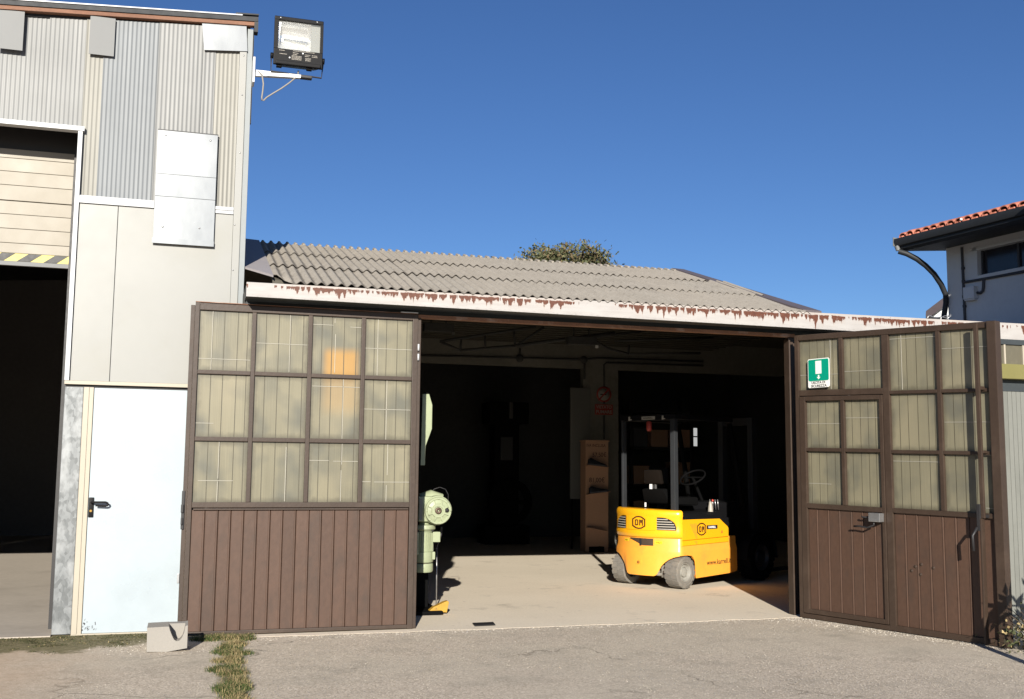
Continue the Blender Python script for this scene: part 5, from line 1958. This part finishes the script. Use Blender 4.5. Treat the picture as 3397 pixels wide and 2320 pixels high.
mb.tube([(.352, -.02, 5.2), (.354, -.02, 4.84), (.356, -.02, 4.62), (.364, -.02, 3.3)], .022, 8)
mb.tube([(.36, -.025, 4.60), (.80, -.025, 4.595), (2.2, -.025, 4.575)], .022, 8)
mb.tube([(.775, -.025, 4.58), (.765, -.025, 4.46), (.75, -.025, 4.40), (.70, -.025, 4.37), (.635, -.025, 4.385)], .024, 8)
for z in (4.84, 4.62, 4.36, 4.20):
    mb.tube([(.362, -.02, z - .02), (.362, -.02, z + .02)], .032, 8)
mb.build('wall_pipe', 'pipe_grey', fh, 50)
part('meter_box', 'house_wall', (.41, .635, -.10, -.002, 4.295, 4.50), (.42, .625, -.09, -.002, 4.27, 4.294), parent=fh, bev=.01)
# eaves
mb = MB()
mb.prism([(-OV, 5.19), (-OV + .10, 5.165), (0, 5.245), (.25, 5.27), (.25, 5.45), (-OV, 5.335)], 'x', -.21, 3.14)
mb.build('soffit', 'eave_black', fh)
mb = MB()
path = [(-.32, -OV - .05, 5.30), (3.1, -OV - .05, 5.30)]
prof = [(.0, -.075), (-.05, -.06), (-.075, 0), (-.07, .06), (-.06, .062), (-.062, 0), (-.04, -.05), (0, -.062)]
v0 = [mb.bm.verts.new((-.23, -OV - .001 + y, 5.30 + z)) for y, z in prof]
v1 = [mb.bm.verts.new((3.1, -OV - .001 + y, 5.30 + z)) for y, z in prof]
for i in range(len(prof)):
    j = (i + 1) % len(prof)
    mb.face([v0[i], v0[j], v1[j], v1[i]])
mb.face(v0)
mb.face(v1[::-1])
mb.build('gutter', 'eave_black', fh, 40)
mb = MB()
mb.tube([(-.20, -OV - .03, 5.24), (-.19, -OV - .02, 5.16)], [.045, .035], 10)
mb.build('gutter_outlet', 'grey_plate', fh, 50)
part('gutter_end', 'grey_plate', (-.245, -.231, -OV - .08, -OV + .02, 5.24, 5.39), parent=fh)
DP = [(-.19, -.89, 5.15), (-.10, -.80, 5.10), (-.02, -.66, 5.01), (.02, -.50, 4.90), (.04, -.34, 4.77), (.035, -.18, 4.60), (.02, -.07, 4.44), (.0, -.05, 4.30), (-.05, -.05, 4.1), (-.05, -.05, 0)]
mb = MB()
mb.tube(DP, .046, 10)
mb.build('downpipe', 'eave_black', fh, 50)
# tiles: tapered half rounds, laid row over row
def tile_mesh():
    mb = MB()
    L = .44
    for sgn in (0,):
        ri, ro = [], []
        for t, r in ((0, .078), (1, .064)):
            ri.append([mb.bm.verts.new((r * math.cos(a), t * L, (r - .013) * math.sin(a) + t * L * .30)) for a in [k * math.pi / 8 for k in range(9)]])
            ro.append([mb.bm.verts.new((r * 1.0 * math.cos(a), t * L, r * math.sin(a) + t * L * .30 + .004)) for a in [k * math.pi / 8 for k in range(9)]])
        for i in range(8):
            f = mb.face([ro[0][i], ro[0][i + 1], ro[1][i + 1], ro[1][i]])
            f.smooth = True
            mb.face([ri[0][i + 1], ri[0][i], ri[1][i], ri[1][i + 1]])
            mb.face([ro[0][i + 1], ro[0][i], ri[0][i], ri[0][i + 1]])
    me = bpy.data.meshes.new('roof_tile')
    bmesh.ops.recalc_face_normals(mb.bm, faces=mb.bm.faces)
    mb.bm.to_mesh(me)
    mb.bm.free()
    me.materials.append(MATS['roof_tile'])
    me.set_sharp_from_angle(angle=R(42))
    return me


def pan_mesh():
    mb = MB()
    L = .44
    a_ = []
    for t, r in ((0, .064), (1, .074)):
        a_.append(([mb.bm.verts.new((r * math.cos(a), t * L, -.045 * math.sin(a) + t * L * .30)) for a in [k * math.pi / 6 for k in range(7)]],
                   [mb.bm.verts.new((r * math.cos(a), t * L, -.045 * math.sin(a) + t * L * .30 + .012)) for a in [k * math.pi / 6 for k in range(7)]]))
    for i in range(6):
        mb.face([a_[0][0][i], a_[0][0][i + 1], a_[1][0][i + 1], a_[1][0][i]])
        mb.face([a_[0][1][i + 1], a_[0][1][i], a_[1][1][i], a_[1][1][i + 1]])
        mb.face([a_[0][0][i + 1], a_[0][0][i], a_[0][1][i], a_[0][1][i + 1]])
    me = bpy.data.meshes.new('roof_tile')
    bmesh.ops.recalc_face_normals(mb.bm, faces=mb.bm.faces)
    mb.bm.to_mesh(me)
    mb.bm.free()
    me.materials.append(MATS['roof_tile'])
    me.set_sharp_from_angle(angle=R(42))
    return me


tm, pm = tile_mesh(), pan_mesh()
random.seed(8)
PITCHT = .172
for row in range(3):
    for k in range(19):
        x = -.10 + k * PITCHT
        yy = -OV - .02 + row * .36
        zz = 5.375 + (row * .36) * .30 + .012 * row * 0
        o = link('roof_tile', tm, fh, None, (x + random.uniform(-.008, .008), yy + random.uniform(-.015, .015), zz + random.uniform(-.004, .004)))
        o.rotation_euler = (random.uniform(-.02, .02), random.uniform(-.05, .05), random.uniform(-.03, .03))
        if row < 2:
            link('roof_tile', pm, fh, None, (x + PITCHT / 2, yy - .03, zz + .0))
mb = MB()
mb.prism([(-OV + .02, 5.336), (3.2, 6.55), (3.2, 6.62), (-OV + .02, 5.368)], 'x', -.25, 3.14)
mb.build('roof_deck', 'roof_tile', fh)
mb = MB()
mb.lathe([(.02, 0), (.022, .02), (0, .03)], (1.2, -OV - .06, 5.40), (0, -1, 0), 8)
mb.build('clip', 'sign_white', fh)

ob = thing('outbuilding', 'small white building with dark sloping roof edge behind the corner of the house', 'house', (17.5, 21.5, 0))
OD = Vector((.62, .785, 0))


def skew(pts, y, d):
    mb = MB()
    v0 = [mb.bm.verts.new((x, y, z)) for x, z in pts]
    v1 = [mb.bm.verts.new(Vector((x, y, z)) + OD * d) for x, z in pts]
    mb.face(v0)
    mb.face(v1[::-1])
    for i in range(len(pts)):
        mb.face([v0[i], v1[i], v1[(i + 1) % len(pts)], v0[(i + 1) % len(pts)]])
    return mb


skew([(16.09, 0), (19.4, 0), (19.4, 5.0), (17.75, 6.12), (16.09, 5.02)], 20.05, 5).build('wall', 'outbuilding_wall', ob)
skew([(15.68, 4.93), (15.70, 4.86), (15.78, 4.88), (17.75, 6.20), (19.8, 4.85), (19.85, 5.0), (17.75, 6.42), (15.69, 5.015)], 19.8, 5.4).build('roof', 'outbuilding_roof', ob)
skew([(15.80, 4.80), (16.085, 4.80), (16.085, 4.90), (15.80, 4.90)], 19.82, 5.3).build('gutter', 'eave_black', ob)

# loose wire lying along the top of the gutter
mb = MB()
mb.tube([(7.47, 9.42, 3.045), (7.50, 9.42, 3.085), (7.58, 9.42, 3.062), (7.66, 9.42, 3.078), (7.72, 9.42, 3.066), (7.78, 9.42, 3.112)], .006, 5)
mb.tube([(7.64, 9.43, 3.05), (7.70, 9.43, 3.09), (7.79, 9.43, 3.10), (7.73, 9.43, 3.05)], .005, 5)
tag(mb.build('loose_wire', 'steel'), 'bundle of loose grey wire lying on the rusty white gutter', 'wire')

# ------------------------------------------------------------------ plants
def leaf_cloud(mb, n, pick, size, mats_n):
    for _ in range(n):
        p = Vector(pick())
        s = size * random.uniform(.6, 1.3)
        d = Vector((random.gauss(0, 1), random.gauss(0, 1), random.gauss(0, .8) + .5)).normalized()
        a = d.cross(Vector((random.gauss(0, 1), random.gauss(0, 1), random.gauss(0, 1)))).normalized()
        mb.mi = random.choices(range(mats_n), weights=(5, 2, 3)[:mats_n])[0]
        mb.poly([p, p + d * s * .5 + a * s * .28, p + d * s, p + d * s * .5 - a * s * .28])


random.seed(21)
tr = thing('tree', 'bushy olive green tree top showing above the ridge of the shed roof', 'tree', (10.2, 28, 0))
mb = MB()
mb.tube([(10.2, 28, -.05), (10.18, 28.02, 2), (10.25, 28, 4), (10.2, 28, 5.6)], [.22, .18, .14, .08], 10)
for k in range(26):
    a = random.uniform(0, 6.28)
    r = random.uniform(.6, 1.6)
    z0 = random.uniform(3.2, 5.6)
    tip = (10.2 + r * math.cos(a), 28 + r * math.sin(a), min(7.5, z0 + random.uniform(1.0, 2.2)))
    mb.tube([(10.2, 28, z0), (10.2 + r * .5 * math.cos(a), 28 + r * .5 * math.sin(a), z0 + .7), tip], [.05, .03, .012], 5)
mb.build('trunk', 'bark', tr, 60)
clumps = []
for _ in range(170):
    a = random.uniform(0, 6.28)
    u = random.uniform(0, 1) ** .5
    x = 9.85 + 1.75 * u * math.cos(a)
    y = 28 + 1.5 * u * math.sin(a)
    top = 7.58 - .42 * ((x - 10.15) / 1.8) ** 2 - .25 * ((y - 28) / 1.5) ** 2
    clumps.append((x, y, random.uniform(4.6, 7.0) if random.random() < .45 else top - random.uniform(.0, .5) + random.gauss(0, .05)))


def pick_tree():
    c = random.choice(clumps)
    return (c[0] + random.gauss(0, .13), c[1] + random.gauss(0, .14), c[2] + random.gauss(0, .09))


mb = MB()
leaf_cloud(mb, 22000, pick_tree, .095, 3)
mb.build('crown', ['leaf_olive', 'leaf_brown', 'leaf_light'], tr, recalc=False)
mb = MB()
for _ in range(46):
    x = random.choice((9.55, 10.45, 10.5, 11.2, 11.3, 11.1, 10.9, 9.9)) + random.gauss(0, .12)
    z = 7.42 - .45 * ((x - 10.2) / 1.6) ** 2
    y = 28 + random.gauss(0, .4)
    h = random.uniform(.15, .5)
    dx = random.gauss(.05, .12)
    mb.tube([(x, y, z - .3), (x + dx * .5, y, z + h * .5), (x + dx, y, z + h)], [.012, .009, .004], 4)
    for _k in range(3):
        t = random.uniform(.3, .9)
        mb.tube([(x + dx * t, y, z + h * t), (x + dx * t + random.gauss(0, .09), y + random.gauss(0, .05), z + h * t + random.uniform(.05, .16))], [.006, .003], 4)
mb.build('twigs', 'bark', tr)['kind'] = 'stuff'


def blades(mb, n, pick, h0, h1, lean, mats_n, w=.0035, weights=(5, 3)):
    for _ in range(n):
        x, y, z = pick()
        h = random.uniform(h0, h1)
        a = random.uniform(0, 6.28)
        l = random.uniform(.2, 1) * lean
        dx, dy = math.cos(a) * l * h, math.sin(a) * l * h
        wx, wy = -math.sin(a) * w, math.cos(a) * w
        mb.mi = random.choices(range(mats_n), weights=weights)[0]
        p0, p1 = Vector((x - wx, y - wy, z)), Vector((x + wx, y + wy, z))
        m0, m1 = p0 + Vector((dx * .4 + wx * .1, dy * .4, h * .65)), p1 + Vector((dx * .4, dy * .4, h * .65))
        mb.poly([p0, p1, m1, m0])
        mb.poly([m0, m1, Vector((x + dx, y + dy, z + h * .95))])


random.seed(31)
tufts = []
for k in range(64):
    y = random.uniform(6.75, 9.45)
    xc = .355 + (y - 7) * .045
    if 7.62 < y < 7.80 or 8.42 < y < 8.60:
        continue
    if y > 9.2:
        xc += .06
    tufts.append((xc + random.gauss(0, .042 + .03 * (y > 9)), y, random.random()))
for k in range(18):
    tufts.append((random.uniform(.16, .62), random.uniform(9.36, 9.54), random.random()))


def pick_tuft(kind):
    def f():
        while True:
            t = random.choice(tufts)
            dry = math.sin(t[1] * 8.3 + 1.3) + (t[2] - .5) * 1.6 > .15
            if dry == kind or random.random() < .12:
                return (t[0] + random.gauss(0, .028), t[1] + random.gauss(0, .04), -.012)
    return f


mb = MB()
blades(mb, 11000, pick_tuft(False), .010, .042, 1.3, 2, .0018, (9, 1))
blades(mb, 6500, pick_tuft(True), .012, .055, 1.7, 2, .0015, (2, 6))
o = mb.build('grass_strip', ['grass_green', 'grass_dry'], recalc=False)
tag(o, 'strip of green and dry grass growing in the joint of the yard towards the gate', 'grass')
o['kind'] = 'stuff'

random.seed(33)
mb = MB()


mspots = []
for _ in range(150):
    x = -2.3 + 2.25 * random.random() ** .8
    w = .16 + .30 * math.exp(-((x + .95) / .75) ** 2)
    mspots.append((x, 9.86 - abs(random.gauss(0, 1)) * w * .8, random.uniform(.02, .07)))


def pick_moss():
    while True:
        a = random.choice(mspots)
        x, y = a[0] + random.gauss(0, a[2]), a[1] + random.gauss(0, a[2] * .7)
        if y < 9.88 and not (x > -.24 and y < 9.25):
            return (x, y, -.012)


blades(mb, 9000, pick_moss, .004, .016, 2.0, 3, .0034, (8, 1, 4))
o = mb.build('moss_patch', ['moss', 'grass_dry', 'leaf_olive'], recalc=False)
tag(o, 'low mossy weeds along the ground in front of the hall door', 'weeds')
o['kind'] = 'stuff'

# loose gravel
random.seed(41)
mb = MB()


def pebble(x, y, s, z=-.006):
    q = Matrix.Rotation(random.uniform(0, 6.28), 3, 'Z')
    sx, sy, sz_ = s * random.uniform(.7, 1.3), s * random.uniform(.7, 1.2), s * random.uniform(.45, .8)
    pts = [(sx, 0, 0), (0, sy, .1 * sz_), (-sx, .1 * sy, 0), (0, -sy, 0), (.1 * sx, .1 * sy, sz_), (0, 0, -sz_ * .5)]
    v = [mb.bm.verts.new(Vector((x, y, z)) + q @ Vector(p)) for p in pts]
    for i in range(4):
        mb.face([v[i], v[(i + 1) % 4], v[4]])
        mb.face([v[(i + 1) % 4], v[i], v[5]])


for _ in range(26000):
    mb.mi = random.choices((0, 1, 2), weights=(5, 1, 3))[0]
    y = 5.6 + 3.85 * random.random() ** 1.15
    x = random.uniform(-.55 - .1 * (9 - y), 1.02 * y)
    pebble(x, y, random.uniform(.0022, .0056))
for _ in range(1100):   # along the foot of the left leaf and the threshold
    mb.mi = random.choices((0, 1, 2), weights=(4, 2, 2))[0]
    x = random.uniform(.65, 6.2)
    pebble(x, 9.38 + random.gauss(0, .07) - .02, random.uniform(.003, .009))
for _ in range(700):    # in front of the right leaf
    mb.mi = random.choices((0, 1, 2), weights=(4, 2, 2))[0]
    t = random.uniform(0, 2.2)
    o_ = abs(random.gauss(0, .16)) + .02
    p = Vector((5.885, 9.45, 0)) + A_T * t + Vector((-.952, -.3063, 0)) * o_
    pebble(p.x, p.y, random.uniform(.003, .010))
for _ in range(260):    # crumbs round the concrete block
    mb.mi = random.choices((0, 1), weights=(3, 1))[0]
    pebble(random.gauss(-.15, .25), random.gauss(8.95, .22), random.uniform(.003, .009))
mat('stone_white', (.50, .455, .385), .9, var=.15, scale=5)
mat('stone_grey', (.26, .24, .22), .9, var=.25, scale=5)
o = mb.build('loose_gravel', ['stone', 'stone_white', 'stone_grey'])
tag(o, 'loose gravel scattered over the yard in front of the gateway', 'gravel')
o['kind'] = 'stuff'

# concrete channel block by the hall door
mb = MB()
arc = [(.072, .188), (.066, .14), (.055, .10), (.035, .075), (.010, .07), (-.012, .085), (-.03, .12), (-.042, .16), (-.048, .186)]
mb.prism([(-.206, .0), (-.06, -.004), (.092, .018), (.092, .192)] + arc + [(-.053, .188), (-.210, .184)], 'y', 8.86, 9.14, .004)
cb = thing('concrete_block', 'short pale concrete channel block standing on the ground before the white door', 'block', (-.06, 9.0, 0))
mb.build('body', 'concrete_block', cb)
part('back_slab', 'concrete_block', (-.0525, .0755, 9.03, 9.135, .06, .187), parent=cb)

# shrubs at the right edge
random.seed(51)
sh = thing('shrub', 'low dry shrub at the foot of the swung-out gate leaf', 'shrub', (6.72, 7.2, 0))
mb = MB()
for _ in range(40):
    a = random.uniform(0, 6.28)
    r = random.uniform(.08, .30)
    h = random.uniform(.12, .34)
    mb.tube([(6.74 + .03 * math.cos(a), 7.2 + .03 * math.sin(a), -.02), (6.74 + r * .6 * math.cos(a), 7.2 + r * .6 * math.sin(a), h * .7), (6.74 + r * math.cos(a), 7.2 + r * math.sin(a), h)], [.006, .004, .002], 4)
mb.build('stems', 'bark', sh)
mb = MB()
leaf_cloud(mb, 750, lambda: (6.74 + random.gauss(0, .14), 7.2 + random.gauss(0, .13), abs(random.gauss(.10, .10))), .045, 2)
mb.build('foliage', ['leaf_olive', 'grass_dry'], sh, recalc=False)

sp = thing('sapling', 'young plant with a bent stem and broad leaves beside the right edge of the yard', 'plant', (6.07, 6.35, 0))
mb = MB()
mb.tube([(6.05, 6.33, -.03), (6.07, 6.35, .3), (6.08, 6.35, .50), (6.14, 6.36, .64), (6.28, 6.40, .76), (6.50, 6.5, .82)], [.045, .042, .040, .034, .025, .012], 8)
mb.tube([(6.14, 6.36, .62), (6.36, 6.32, .68), (6.62, 6.3, .68)], [.016, .012, .006], 6)
mb.build('stem', 'bark', sp, 60)
mb = MB()
for c_ in ((6.34, 6.42, .70), (6.42, 6.45, .62), (6.50, 6.5, .78), (6.62, 6.34, .68), (6.75, 6.45, .74), (6.60, 6.55, .60), (6.85, 6.4, .9), (6.9, 6.5, .62)):
    for _ in range(16):
        p = Vector(c_) + Vector((random.gauss(0, .05), random.gauss(0, .05), random.gauss(0, .05)))
        d = Vector((random.gauss(.2, 1), random.gauss(0, 1), random.gauss(.2, .7))).normalized()
        a = d.cross(Vector((0, 0, 1))).normalized()
        s = random.uniform(.12, .22)
        mb.poly([p, p + d * s * .5 + a * s * .2, p + d * s, p + d * s * .5 - a * s * .2])
mb.tube([(6.50, 6.5, .80), (6.75, 6.45, .80), (6.9, 6.45, .85)], .008, 5)
mb.tube([(6.62, 6.3, .68), (6.9, 6.5, .62)], .006, 5)
mb.build('leaves', 'leaf_olive', sp, recalc=False)
